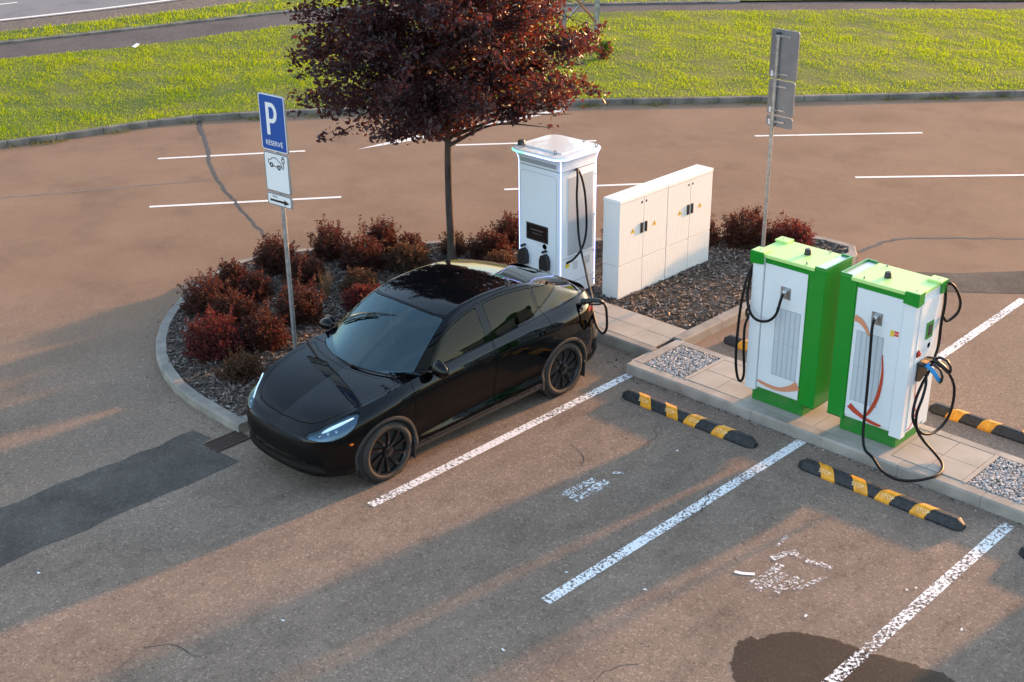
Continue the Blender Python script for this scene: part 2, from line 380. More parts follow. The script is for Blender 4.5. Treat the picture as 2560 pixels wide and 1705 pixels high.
    d2 = [(2.558, .36), (2.59, .335), (3.15, .34), (3.25, .42), (3.31, .56), (3.40, .68), (3.50, .82), (3.55, 1.0), (3.52, 1.14), (3.445, 1.25), (3.44, 1.50)]+[(x, float(tl_(x))+.03) for x in np.linspace(3.4, 2.6, 10)]
    def f_tr(q): return np.where((q[:, 0] > .45) & (q[:, 2] > .96), sdf(q[:, 1], q[:, 2], full), big)
    parts.append(('window_trim', 'trim', cut(f_tr, .001), True))
    parts.append(('front_door', 'paint', cut(lambda q: np.where(q[:, 0] > .45, sdf(q[:, 1], q[:, 2], d1), big)), True))
    parts.append(('rear_door', 'paint', cut(lambda q: np.where(q[:, 0] > .45, sdf(q[:, 1], q[:, 2], d2), big)), True))
    # rocker cladding
    rk = [(-.1, .10), (-.1, .0), (4.9, .0), (4.9, .10), (4.9, .30), (4.2, .30), (4.1, .275), (1.2, .275), (.5, .255), (.3, .25), (-.1, .25)]
    parts.append(('sill_trim', 'cladding', cut(lambda q: np.where(q[:, 1] > .45, sdf(q[:, 1], q[:, 2], rk), big), .001), False))
    # matt band across the nose, lower intake
    mk_ = [(-.95, .40), (0, .40), (.60, .415), (.74, .46), (.735, .53), (.60, .63), (.42, .668), (0, .672), (-.95, .672)]
    parts.append(('nose_panel', 'matt', cut(lambda q: np.where(q[:, 1] < .35, sdf(q[:, 0], q[:, 2], mk_), big), .001), False))
    gi = [(-.95, .262), (0, .262), (.62, .27), (.70, .30), (.64, .345), (.45, .37), (0, .378), (-.95, .378)]
    parts.append(('lower_grille', 'matt', cut(lambda q: np.where(q[:, 1] < .35, sdf(q[:, 0], q[:, 2], gi), big), .002), False))
    # tail light
    tlp = [(4.25, .96), (4.42, .955), (4.9, .95), (4.9, 1.03), (4.45, 1.045), (4.30, 1.02)]
    parts.append(('tail_light', 'tail', cut(lambda q: np.where((q[:, 1] > 4.2) & (q[:, 0] > .42), sdf(q[:, 1], q[:, 2], tlp), big)), True))
    # charge port flap hole on the left
    body = compact(state['V'], state['F'])
    # ---------------- materials
    paint = P('car_paint_black', (.0008, .0011, .0016), .02, spec=.33)
    matt = P('matt_black_panel', (.0022, .0022, .0024), .5, spec=.2)
    clad = noise_mix(P('charcoal_cladding', (.03, .03, .032), .6), (.016, .016, .018), (.030, .030, .032), 60)
    trim = P('gloss_black_trim', (.002, .002, .0025), .06, spec=.25)
    rubber = noise_mix(P('tyre_rubber', (.012, .012, .012), .75), (.012, .012, .012), (.026, .025, .024), 30)
    rimm = P('rim_black', (.006, .006, .007), .18)
    chrome = P('bright_metal', (.55, .56, .58), .18, metal=1)
    dark = P('dark_interior', (.008, .008, .009), .8)
    leather = P('black_upholstery', (.030, .030, .032), .55)
    tail = P('tail_lamp_red', (.16, .004, .004), .08, coat=1)
    amber = P('amber_lamp', (.75, .16, .01), .2, coat=1)
    roofg = P('dark_roof_glass', (.002, .003, .004), .02, spec=.62)
    def glassmat(name, tint, fac, gc=(.66, .92, 1)):
        m = bpy.data.materials.new(name); m.use_nodes = True; n, l = m.node_tree.nodes, m.node_tree.links
        n.remove(n['Principled BSDF']); tr = n.new('ShaderNodeBsdfTransparent'); tr.inputs[0].default_value = (*tint, 1)
        gl = n.new('ShaderNodeBsdfGlossy'); gl.inputs['Roughness'].default_value = .015; gl.inputs['Color'].default_value = (*gc, 1)
        fr = n.new('ShaderNodeFresnel'); fr.inputs[0].default_value = 1.55
        mu = n.new('ShaderNodeMath'); mu.operation = 'MULTIPLY_ADD'; mu.inputs[1].default_value = 1.0; mu.inputs[2].default_value = fac; mu.use_clamp = True
        x = n.new('ShaderNodeMixShader'); l.new(fr.outputs[0], mu.inputs[0]); l.new(mu.outputs[0], x.inputs[0]); l.new(tr.outputs[0], x.inputs[1]); l.new(gl.outputs[0], x.inputs[2])
        l.new(x.outputs[0], n['Material Output'].inputs[0]); return m
    glass = glassmat('car_glass', (.30, .42, .46), .075); lens = glassmat('lamp_lens', (.8, .85, .9), .02)
    sglass = glassmat('tinted_side_glass', (.10, .11, .11), .0, (.62, .54, .42))  # dark tint; warm gloss colour stands in for golden sky reflected in it
    mats = dict(sglass=sglass, matt=matt, paint=paint, glass=glass, roofglass=roofg, trim=trim, cladding=clad, tail=tail, lens=lens)
    car = thing('parked_car', 'black five-door electric car plugged in beside the shrub bed', 'car', loc)
    def mirror_mesh(v, f, both):
        v = np.array(v); w = v*np.array([-1, 1, 1]); g = [tuple(i+len(v) for i in q[::-1]) for q in f]
        return np.vstack([v, w]), f+g
    def add_part(name, v, f, mat, parent=car, weld=False):
        o = mk(name, v, f, mat, parent, smooth=True, angle=32)
        if weld:
            bm = bmesh.new(); bm.from_mesh(o.data); bmesh.ops.remove_doubles(bm, verts=bm.verts[:], dist=1e-5); bm.to_mesh(o.data); bm.free()
            try: o.data.set_sharp_from_angle(angle=R(32))
            except Exception: pass
        return o
    v, f = mirror_mesh(*body, True); bodyo = add_part('body', v, f, paint, weld=True)
    made = {}
    for name, m, (v, f), two in [q for q in parts if q]:
        if not f: continue
        if two:
            made[name] = add_part(name, v, f, mats[m])
            made[name+'2'] = add_part(name, np.array(v)*[-1, 1, 1], [q[::-1] for q in f], mats[m])
        else:
            v, f = mirror_mesh(v, f, True); made[name] = add_part(name, v, f, mats[m], weld=True)
    # inner bucket behind the headlight lens, LED blades
    refl = P('headlight_inner', (.10, .16, .22), .3, metal=.6); led = P('headlight_led', (.75, .85, .95), .25, emit=(.55, .8, 1), estr=.22)
    for sx, key in ((1, 'headlight'), (-1, 'headlight2')):
        hv = np.array([q.co[:] for q in made[key].data.vertices]); hf = [tuple(q.vertices) for q in made[key].data.polygons]
        cen = np.array([sx*.60, .42, .70]); iv = hv+np.array([-sx*.012, .02, -.028])
        mk('reflector', iv, hf, refl, made[key], smooth=True)
        b = MB(); pts = [(sx*(.50+.335*k/10), .145+.44*(k/10)**1.05, .668+.135*(k/10)) for k in range(11)]
        top_ = [(sx*(.62+.185*k/8), .30+.27*(k/8), .765+.062*(k/8)) for k in range(9)]
        b.tube([(sx*(.62+.20*k/8), .22+.29*k/8, .735+.145*(k/8)) for k in range(9)], [.006+.013*math.sin(math.pi*(k/8)**.7) for k in range(9)], 6)
        b.build('light_strip', led, made[key], smooth=True)
        for k in range(3):
            q = (sx*(.62+.055*k), .20+.07*k, .700+.02*k); b = MB(); b.lathe([(0, -.03), (.022, -.022), (.026, 0), (.018, .012), (0, .014)], 12, q, 'y')
            b.build('projector', chrome, made[key], smooth=True)
    for sx in (1, -1):
        b = MB(); b.box(sx*.862-.02, sx*.862+.02, .40, .44, .60, .62, .006); b.build('side_marker', amber, car)
    # body trims: wheel-arch cladding rings + liners
    def arch(ax, sx, wide):
        b = MB(); n = 40; a0, a1 = -.12*math.pi if ax < 2 else -.13*math.pi, 1.12*math.pi
        rows = []
        lw = lambda l, z_: None
        prof = [(.380, -.30), (.380, -.015), (.388, .006), (.405, .009), (.425, .005), (.430, -.010)]
        for i in range(n+1):
            a = a0+(a1-a0)*i/n; l = ax+.41*math.cos(a); zz = ZW+.41*math.sin(a)
            # side surface width at that point
            kk = np.argmin((AL[3:48, 60:-60]-l)**2+(Z[3:48, 60:-60]-zz)**2); ww = AW[3:48, 60:-60].ravel()[kk]
            rows.append([(sx*(ww+o_), ax+r_*math.cos(a), ZW+r_*math.sin(a)) for r_, o_ in prof])
        k = len(prof); vv = [q for r_ in rows for q in r_]
        ff = [(i*k+j, i*k+j+1, (i+1)*k+j+1, (i+1)*k+j) for i in range(n) for j in range(k-1)]
        if sx < 0: ff = [q[::-1] for q in ff]
        b.add(vv, ff); return b
    for ax in (AXF, AXR):
        for sx in (1, -1): arch(ax, sx, 0).build('arch_trim', clad, car, smooth=True, angle=50)
    b = MB()
    for ax in (AXF, AXR):
        for sx in (1, -1):
            b.lathe([(.0, .42), (.395, .42), (.395, .89 if ax < 2 else .90)], 40, (0, ax, ZW), 'x') if sx > 0 else b.lathe([(.0, -.42), (.395, -.42), (.395, -.89)], 40, (0, ax, ZW), 'x')
    b.prism([(-.6, .45), (-.3, .3), (.3, .3), (.6, .45), (.78, .7), (.80, 1.4), (.80, 3.4), (.75, 4.2), (.5, 4.45), (-.5, 4.45), (-.75, 4.2), (-.80, 3.4), (-.80, 1.4), (-.78, .7)], .17, .20); fixn(b.build('underbody', dark, car))
    # mud flaps
    for ax in (AXF, AXR):
        for sx in (1, -1):
            b = MB(); b.prism([(sx*.70, .13), (sx*.935, .12), (sx*.945, .33), (sx*.90, .40), (sx*.74, .40)], ax+.372, ax+.384, 'y'); fixn(b.build('mud_flap', clad, car))
    # wheels
    def wheel(ax, sx):
        xo = sx*.938
        b = MB(); T = lambda q: [(r_, xo+sx*h) for r_, h in q]
        tyre = [(.262, -.02), (.275, -.006), (.30, .0), (.325, -.004), (.343, -.016), (.352, -.038), (.354, -.12), (.352, -.205), (.343, -.228), (.30, -.245), (.262, -.23)]
        w_ = b.lathe(T(tyre), 64, (0, ax, ZW), 'x', False).build('wheel', rubber, car, smooth=True, angle=40); fixn(w_)
        b = MB(); rim = [(.268, -.016), (.266, -.006), (.258, -.006), (.250, -.02), (.244, -.05), (.240, -.20), (.262, -.225)]
        fixn(b.lathe(T(rim), 64, (0, ax, ZW), 'x', False).build('rim', rimm, w_, smooth=True, angle=35))
        b = MB(); NSP = 10
        for k in range(NSP):
            a = 2*math.pi*k/NSP+.1; sw = .16
            pts = []
            for i in range(7):
                u_ = i/6; r_ = .045+.208*u_; an = a+sw*u_**1.3*sx; hw = .020+.008*u_-.018*max(0, u_-.75)
                c_, s_ = math.cos(an), math.sin(an); dpt = -.012-.03*(1-u_)**2
                for side_, dd, wd in ((-1, dpt-.028, 1.0), (-1, dpt, .55), (1, dpt+.002, .75), (1, dpt-.028, 1.0)):
                    pts.append((xo+sx*dd, ax+r_*c_-side_*hw*wd*s_, ZW+r_*s_+side_*hw*wd*c_))
            fs = [(i*4+j, i*4+(j+1) % 4, (i+1)*4+(j+1) % 4, (i+1)*4+j) for i in range(6) for j in range(4)]+[(0, 1, 2, 3), (27, 26, 25, 24)]
            b.add(pts, fs)
        b.lathe([(0, xo-sx*.004), (.045, xo-sx*.005), (.062, xo-sx*.012), (.068, xo-sx*.03), (.068, xo-sx*.07)], 24, (0, ax, ZW), 'x')
        fixn(b.build('spokes', rimm, w_, smooth=True, angle=30))
        b = MB(); b.lathe([(0, xo-sx*.11), (.165, xo-sx*.11), (.168, xo-sx*.122), (0, xo-sx*.122)], 40, (0, ax, ZW), 'x'); fixn(b.build('brake_disc', P('brake_disc', (.10, .095, .09), .45, metal=.8), w_, smooth=True, angle=30))
        b = MB(); b.box(xo-sx*.105-.025, xo-sx*.105+.025, ax+.10, ax+.17, ZW-.07, ZW+.09, .01); b.build('caliper', P('caliper', (.16, .16, .165), .5), w_)
    for ax in (AXF, AXR):
        for sx in (1, -1): wheel(ax, sx)
    # mirrors
    for sx in (1, -1):
        bm = bmesh.new(); bmesh.ops.create_icosphere(bm, subdivisions=3, radius=1)
        for q in bm.verts:
            x_, y_, z_ = q.co; y_ = y_*(.62 if y_ < 0 else .25)
            q.co = Vector((sx*(1.01+.125*x_*(1-.15*z_)), 1.62+.15*y_, 1.125+(.10 if sx > 0 else .075)*z_-.012*x_-(.03 if sx < 0 else -.01)))
        mo = MB().bm(bm).build('mirror', paint, car, smooth=True)
        b = MB(); b.tube([(sx*.86, 1.58, 1.07), (sx*.93, 1.60, 1.075), (sx*.98, 1.61, 1.09)], [.03, .024, .022], 8); b.build('mirror_arm', trim, mo, smooth=True)
        b = MB(); b.add([(sx*(1.005+.098*math.cos(a)), 1.657, 1.135+.068*math.sin(a)) for a in np.linspace(0, 2*math.pi, 24, endpoint=False)], [tuple(range(24)) if sx > 0 else tuple(range(24))[::-1]])
        b.build('mirror_glass', P('mirror_glass', (.7, .7, .7), .02, metal=1), mo)
    # flush handles
    for sx in (1, -1):
        for l0, zz in ((2.28, .985), (3.20, 1.015)):
            kk = np.argmin((AL[3:49, 60:-60]-(l0+.1))**2+(Z[3:49, 60:-60]-zz)**2); ww = AW[3:49, 60:-60].ravel()[kk]
            b = MB(); b.box(sx*(ww-.004)-.008, sx*(ww-.004)+.008, l0, l0+.21, zz-.013, zz+.013, .006); b.build('door_handle', paint, car)
    # wipers
    def topz(l, w_):
        k = np.argmin((GL-l)**2+(GW-abs(w_))**2); return z.ravel()[k]
    for (x0, l0), (x1, l1) in (((.62, 1.22), (.02, 1.10)),):
        b = MB(); pts = [(x0+(x1-x0)*k/10, l0+(l1-l0)*k/10+.03*math.sin(math.pi*k/10)*-1, 0) for k in range(11)]
        pts = [(a, l_+.02, topz(l_+.02, a)+.022) for a, l_, _ in pts]
        b.tube(pts, .009, 6); b.build('wiper', trim, car, smooth=True)
    # wiper parked diagonally across the upper glass (as on the photo)
    b = MB(); pts = []
    for k in range(13):
        a = -.66+(.50)*k/12; l_ = 1.60+.12*k/12; pts.append((a, l_, topz(l_, a)+.018))
    b.tube(pts, [.006]+[.011]*11+[.006], 6); b.build('wiper', trim, car, smooth=True)
    # roof rails of body line: interior
    for sx in (.38, -.38):
        for l0 in (2.15, 3.05):
            b = MB(); b.box(sx-.24, sx+.24, l0, l0+.50, .42, .60, .05); st_ = b.build('seat', leather, car, smooth=True, angle=30)
            b = MB(); b.box(sx-.23, sx+.23, l0+.42, l0+.56, .55, 1.18, .05); b.build('seat_back', leather, st_, smooth=True, angle=30)
            b = MB(); b.box(sx-.12, sx+.12, l0+.48, l0+.58, 1.19, 1.38, .04); b.build('headrest', leather, st_, smooth=True, angle=30)
    b = MB(); b.box(-.74, .74, 1.36, 1.72, .80, 1.02, .03); b.box(-.72, .72, 1.20, 1.4, .80, .97, .02); b.box(-.14, .14, 1.7, 2.6, .4, .62, .03); b.build('dashboard', leather, car, smooth=True, angle=30)
    b = MB(); b.box(-.72, .72, 1.722, 1.728, .955, .98); b.build('dash_strip', P('pale_dash_strip', (.25, .25, .26), .5), car)
    b = MB(); b.box(-.19, .19, 1.73, 1.745, .90, 1.12, .005); b.build('centre_screen', P('centre_screen', (.02, .03, .04), .1), car)
    b = MB(); cc = Vector((.38, 1.88, .94)); nn = Vector((0, -.9, .43)).normalized(); e1 = Vector((1, 0, 0)); e2 = nn.cross(e1)
    b.tube([cc+(e1*math.cos(a)+e2*math.sin(a))*.18 for a in np.linspace(0, 2*math.pi, 25)], .015, 8, cap=False); b.tube([cc-e1*.17, cc, cc+e1*.17], .02, 8); b.tube([cc, cc+nn*-.0+Vector((0, -.2, -.1))], .03, 8)
    b.build('steering_wheel', leather, car, smooth=True)
    b = MB(); b.box(-.11, .11, 1.90, 1.93, 1.33, 1.39, .01); b.tube([(0, 1.9, 1.36), (0, 1.86, 1.43)], .01, 6); b.build('inner_mirror', trim, car)
    return car, dict(AL=AL, AW=AW, Z=Z)
# ================================================================ SETTING
rng = np.random.default_rng(7); random.seed(7)
def asphalt(name, c1, c2, spk=.35, scale=.55, fine=95, grain=.55, c3=None):
    m = P(name, c1, .92, spec=.08); n, l, b = nodes(m)
    t = n.new('ShaderNodeTexCoord')
    def N(s, d=5, r=.55):
        z = n.new('ShaderNodeTexNoise'); z.inputs['Scale'].default_value = s; z.inputs['Detail'].default_value = d; z.inputs['Roughness'].default_value = r; l.new(t.outputs['Object'], z.inputs['Vector']); return z
    def ramp(a, p0, p1, k0, k1):
        r = n.new('ShaderNodeValToRGB'); r.color_ramp.elements[0].position = p0; r.color_ramp.elements[1].position = p1
        r.color_ramp.elements[0].color = (*k0, 1); r.color_ramp.elements[1].color = (*k1, 1); l.new(a.outputs['Fac'] if 'Fac' in a.outputs else a.outputs[0], r.inputs[0]); return r
    big = ramp(N(scale, 8, .6), .32, .68, c1, c2)
    gr = ramp(N(fine, 3, .8), .33, .67, (1-grain,)*3, (1+grain*.75,)*3)
    mu = n.new('ShaderNodeMixRGB'); mu.blend_type = 'MULTIPLY'; mu.inputs[0].default_value = 1; mu.name = 'grain'; l.new(big.outputs[0], mu.inputs[1]); l.new(gr.outputs[0], mu.inputs[2])
    v = n.new('ShaderNodeTexVoronoi'); v.inputs['Scale'].default_value = fine*.55; l.new(t.outputs['Object'], v.inputs['Vector'])
    st = n.new('ShaderNodeSeparateColor'); l.new(v.outputs['Color'], st.inputs[0])
    r2 = n.new('ShaderNodeValToRGB'); r2.color_ramp.elements[0].position = .0; r2.color_ramp.elements[1].position = 1
    for k, (p_, c_) in enumerate(((.0, .50), (.14, .86), (.80, 1.0), (.93, 1.35), (1, 1.6))):
        if k < 2: e = r2.color_ramp.elements[k]; e.position = p_
        else: e = r2.color_ramp.elements.new(p_)
        e.color = (c_, c_*.985, c_*.96, 1)
    l.new(st.outputs[0], r2.inputs[0])
    m3 = n.new('ShaderNodeMixRGB'); m3.blend_type = 'MULTIPLY'; m3.inputs[0].default_value = spk*1.6; m3.name = 'speck'; l.new(mu.outputs[0], m3.inputs[1]); l.new(r2.outputs[0], m3.inputs[2])
    # sparse darker stains
    s3 = ramp(N(.75, 8, .68), .52, .72, (1, 1, 1), (.76, .76, .77)); m4 = n.new('ShaderNodeMixRGB'); m4.blend_type = 'MULTIPLY'; m4.inputs[0].default_value = .8
    l.new(m3.outputs[0], m4.inputs[1]); l.new(s3.outputs[0], m4.inputs[2]); l.new(m4.outputs[0], b.inputs['Base Color'])
    bp = n.new('ShaderNodeBump'); bp.inputs['Strength'].default_value = .5; bp.inputs['Distance'].default_value = .004
    l.new(N(fine*1.3, 2, .7).outputs['Fac'], bp.inputs['Height']); l.new(bp.outputs[0], b.inputs['Normal'])
    return m
def maskmat(name, col, thresh, scale, rough=.7, soft=.04, stretch=None, detail=6, spec=.3):
    """worn paint: opaque flakes over clear gaps"""
    m = P(name, col, rough, spec=spec); n, l, b = nodes(m)
    t = n.new('ShaderNodeTexCoord'); src = t.outputs['Object']
    z = n.new('ShaderNodeTexNoise'); z.inputs['Scale'].default_value = scale; z.inputs['Detail'].default_value = detail; z.inputs['Roughness'].default_value = .72; l.new(src, z.inputs['Vector'])
    z2 = n.new('ShaderNodeTexNoise'); z2.inputs['Scale'].default_value = 1.1; z2.inputs['Detail'].default_value = 3; l.new(src, z2.inputs['Vector'])
    a = n.new('ShaderNodeMath'); a.operation = 'MULTIPLY_ADD'; a.inputs[1].default_value = .30; l.new(z2.outputs['Fac'], a.inputs[0]); l.new(z.outputs['Fac'], a.inputs[2])
    r = n.new('ShaderNodeMapRange'); r.inputs['From Min'].default_value = thresh+.15; r.inputs['From Max'].default_value = thresh+.15+soft; l.new(a.outputs[0], r.inputs['Value'])
    l.new(r.outputs[0], b.inputs['Alpha']); return m
asp_lot = asphalt('asphalt_lot', (.228, .184, .150), (.288, .234, .192), fine=85, grain=.46, spk=.40)
asp_road = asphalt('asphalt_road', (.265, .20, .170), (.315, .25, .215), spk=.15, fine=60, grain=.28)
asp_dark = asphalt('asphalt_patch', (.085, .076, .068), (.145, .128, .112), spk=.3, grain=.42, scale=1.6, fine=85)
asp_path = asphalt('asphalt_path', (.105, .095, .095), (.145, .13, .125), spk=.15, fine=30)
asp_far = asphalt('asphalt_highway', (.20, .20, .21), (.24, .24, .25), spk=.1, fine=25, grain=.2)
earth = noise_mix(P('earth', (.08, .07, .05), .95), (.05, .06, .02), (.11, .11, .05), 1.2, 6)
grass_soil = noise_mix(P('grass_soil', (.06, .09, .02), .95), (.06, .095, .006), (.13, .14, .02), .8, 8, bump=.8, bscale=14, bdist=.05)
gravel_soil = noise_mix(P('shoulder_gravel', (.10, .09, .08), .95), (.06, .052, .05), (.15, .125, .105), 9, 8, bump=.6, bscale=40)
conc = noise_mix(P('concrete', (.34, .31, .27), .85, spec=.3), (.27, .245, .215), (.40, .365, .32), 3.0, 9, bump=.35, bscale=90, bdist=.003)
conc2 = noise_mix(P('kerb_concrete', (.28, .26, .23), .88, spec=.25), (.20, .185, .165), (.33, .305, .27), 4.0, 9, .3, .7, bump=.5, bscale=70, bdist=.004)
conc_old = noise_mix(P('old_kerb', (.2, .18, .16), .9, spec=.2), (.11, .105, .095), (.24, .22, .19), 2.5, 9, bump=.5, bscale=40, bdist=.006)
slabm = noise_mix(P('slab', (.4, .36, .31), .82, spec=.3), (.33, .30, .255), (.44, .395, .34), 2.2, 8, .3, .7, bump=.25, bscale=120, bdist=.002)

b = MB(); b.flat([(-700, -700), (700, -700), (700, 700), (-700, 700)], -.03); struct(b.build('ground', earth))
n, l, b_ = nodes(asp_lot)
# the asphalt of the through road is redder and smoother than that of the bays: one sheet, the mix follows the place
g = n.new('ShaderNodeNewGeometry'); sp = n.new('ShaderNodeSeparateXYZ'); l.new(g.outputs['Position'], sp.inputs[0])
ad = n.new('ShaderNodeMath'); ad.operation = 'SUBTRACT'; l.new(sp.outputs['Y'], ad.inputs[0]); l.new(sp.outputs['X'], ad.inputs[1])
zz = n.new('ShaderNodeTexNoise'); zz.inputs['Scale'].default_value = .4; zz.inputs['Detail'].default_value = 6; l.new(g.outputs['Position'], zz.inputs['Vector'])
ma = n.new('ShaderNodeMath'); ma.operation = 'MULTIPLY_ADD'; ma.inputs[1].default_value = 5.0; l.new(zz.outputs['Fac'], ma.inputs[0]); l.new(ad.outputs[0], ma.inputs[2])
mr = n.new('ShaderNodeMapRange'); mr.inputs['From Min'].default_value = 3.5; mr.inputs['From Max'].default_value = 10.5; l.new(ma.outputs[0], mr.inputs['Value'])
for nm, hi, lo in (('grain', 1.0, .38), ('speck', .66, .20)):
    q_ = n.new('ShaderNodeMapRange'); q_.inputs['To Min'].default_value = hi; q_.inputs['To Max'].default_value = lo; l.new(mr.outputs[0], q_.inputs['Value']); l.new(q_.outputs[0], n[nm].inputs[0])
src = b_.inputs['Base Color'].links[0].from_socket
tint = n.new('ShaderNodeMixRGB'); tint.inputs[1].default_value = (1.0, .955, .925, 1); tint.inputs[2].default_value = (.95, .79, .67, 1); l.new(mr.outputs[0], tint.inputs[0])
mt_ = n.new('ShaderNodeMixRGB'); mt_.blend_type = 'MULTIPLY'; mt_.inputs[0].default_value = 1; l.new(src, mt_.inputs[1]); l.new(tint.outputs[0], mt_.inputs[2]); l.new(mt_.outputs[0], b_.inputs['Base Color'])
lot = MB(); lot.flat([(60, -60), (60, 70), (42, 66.1), (2, 25.6), (-5.37, 17.95), (-7.85, 15.25), (-10.35, 12.6), (-12.39, 10.5), (-16.41, 5.7), (-17.45, 4.3), (-17.95, 3.55), (-18.35, 2.45), (-18.75, .8), (-19.15, -.45), (-20.2, -4), (-21.5, -9), (-24, -20), (-28, -60)], 0)
struct(lot.build('parking_lot', asp_lot))
KL = [(-24, -20), (-21.5, -9), (-20.2, -4), (-19.15, -.5), (-18.75, .75), (-18.35, 2.4), (-17.95, 3.5), (-17.45, 4.25), (-16.41, 5.6), (-12.39, 10.4), (-10.35, 12.5), (-7.85, 15.17), (-5.37, 17.85), (2, 25.5), (42, 66)]
PL_ = [(-34, -20), (-30.5, -9), (-28.6, -2), (-27.12, 3.37), (-25.98, 6.62), (-25.5, 9.4), (-24.5, 12.6), (-19.55, 19.22), (-15.47, 23.14), (-10.02, 28.14), (4, 41), (36, 72)]
PU = [(-38, -20), (-33.4, -6), (-31.0, .5), (-29.65, 4.6), (-28.66, 8.22), (-28.0, 11.0), (-26.6, 14.7), (-20.81, 20.69), (-17.65, 23.94), (-14.78, 26.63), (-10.79, 30.0), (2, 42), (33, 74)]
VU = [(-40, -20), (-35.0, -6), (-32.6, .5), (-31.1, 5.2), (-30.4, 8.3), (-29.9, 12.1), (-29.3, 15.2), (-26, 20.0), (-20.6, 25.6), (-15.6, 30.6), (-9, 37), (0, 46), (30, 76)]
SH = [(-46, -20), (-37.5, -6), (-34.6, .5), (-33.0, 5.6), (-32.2, 9.4), (-31.8, 12.9), (-31.0, 17), (-28, 22.5), (-22, 29), (-16, 35), (-9, 42), (-2, 50), (26, 80)]
FR = [(-60, -20), (-52, -6), (-48, 5), (-46, 12), (-44, 20), (-38, 34), (-28, 46), (-14, 60), (10, 85)]
def strip(a, b_, z, name, mat):
    a = spline(a, 5); b_ = spline(b_, 5); m = MB(); poly = [tuple(q) for q in a]+[tuple(q) for q in b_[::-1]]
    m.flat(poly, z); return m
# lawn with slight unevenness
def lawn(name, A, B, nu, nv, z0, amp):
    A = np.array(spline(A, 10)); B = np.array(spline(B, 10))
    def rs(Q, n):
        d = np.r_[0, np.cumsum(np.hypot(*np.diff(Q, axis=0).T))]; t = np.linspace(0, d[-1], n); return np.stack([np.interp(t, d, Q[:, 0]), np.interp(t, d, Q[:, 1])], 1)
    A = rs(A, nu); B = rs(B, nu); v = np.linspace(0, 1, nv)
    Q = A[:, None]*(1-v)[None, :, None]+B[:, None]*v[None, :, None]
    X, Y = Q[..., 0], Q[..., 1]; h = amp*(np.sin(X*.9+Y*.5)+np.sin(X*.37-Y*.8+1)+.5*np.sin(X*2.1+Y*1.7))
    env = np.minimum(1, np.minimum(v, 1-v)/.06)[None, :]; Z = z0+h*env
    V = np.stack([X, Y, Z], -1).reshape(-1, 3); i = np.arange(nu*nv).reshape(nu, nv)
    F = np.stack([i[:-1, :-1], i[:-1, 1:], i[1:, 1:], i[1:, :-1]], -1).reshape(-1, 4)
    return struct(mk(name, V, F, grass_soil, smooth=True)), Q, Z
lawn_o, LQ, LZ = lawn('lawn', [(x-.0, y) for x, y in [(-24.1, -20), (-21.6, -9), (-20.3, -4), (-19.25, -.5), (-18.87, .8), (-18.47, 2.45), (-18.05, 3.6), (-17.55, 4.35), (-16.5, 5.72), (-12.47, 10.52), (-10.43, 12.62), (-7.93, 15.3), (-5.45, 17.97), (1.9, 25.6), (41.9, 66.1)]], PL_, 160, 30, .12, .018)
verge_o, VQ, VZ = lawn('verge', PU, VU, 160, 8, .07, .008)
m = strip(PL_, PU, .02, 'path', asp_path); struct(m.build('path', asp_path))
m = strip(VU, SH, .03, 's', gravel_soil); struct(m.build('road_shoulder', gravel_soil))
m = strip(SH, FR, .045, 'f', asp_far); struct(m.build('highway', asp_far))
white_road = maskmat('road_paint', (.74, .72, .68), .32, 14, soft=.05)
white_lot = maskmat('worn_paint', (.82, .82, .82), .445, 30, soft=.03)
white_lot2 = maskmat('very_worn_paint', (.82, .82, .82), .49, 28, soft=.03)
def line(p0, p1, wd, z=.004, mat=white_road, name='road_marking', jag=0):
    p0, p1 = np.array(p0, float), np.array(p1, float); d = p1-p0; L = np.hypot(*d); d /= L; n_ = np.array([-d[1], d[0]])*wd/2
    m = MB(); m.flat([tuple(p0-n_), tuple(p1-n_), tuple(p1+n_), tuple(p0+n_)], z); return struct(m.build(name, mat))
# highway edge lines
m = MB(); a = np.array(spline([(-46.4, -20), (-37.9, -6), (-35.0, .5), (-33.35, 5.6), (-32.6, 9.4), (-32.2, 12.9), (-31.4, 17), (-28.4, 22.5), (-22.4, 29)], 6)); bb = a+np.array([.22, .0])
m.flat([tuple(q) for q in a]+[tuple(q) for q in bb[::-1]], .05); struct(m.build('road_marking', white_road))
line((-36.6, 2.2), (-35.75, 8.2), .15, .05)
# concrete edging along the far side of the path
m = MB(); a = np.array(spline(PU, 6)); d = np.gradient(a, axis=0); d /= np.hypot(d[:, 0], d[:, 1])[:, None]; nn_ = np.stack([-d[:, 1], d[:, 0]], 1)*.14
for i in range(0, len(a)-1):
    if a[i][0] > -18: break
    q = [a[i]-nn_[i], a[i+1]-nn_[i+1], a[i+1]+nn_[i+1], a[i]+nn_[i]]; m.prism([tuple(x) for x in q], .0, .075)
struct(m.build('path_edging', conc_old))
# road lane dashes
for p0, p1 in (((-15.99, 1.29), (-14.21, 3.66)), ((-12.22, 6.04), (-10.27, 8.25)), ((-8.03, 10.77), (-5.55, 13.34)), ((-13.38, -.50), (-11.25, 2.21)), ((-9.35, 4.55), (-7.3, 6.98)), ((-4.94, 9.58), (-1.6, 12.9)), ((-3.4, 15.5), (-.9, 18.0))):
    line(p0, p1, .10)
m = MB(); m.flat([(-13.50, 4.45), (-13.15, 5.70), (-13.02, 6.85), (-12.68, 8.55), (-12.45, 9.75), (-12.60, 9.80), (-12.86, 8.62), (-13.20, 7.05), (-13.42, 5.9)], .004); struct(m.build('road_marking', white_road))
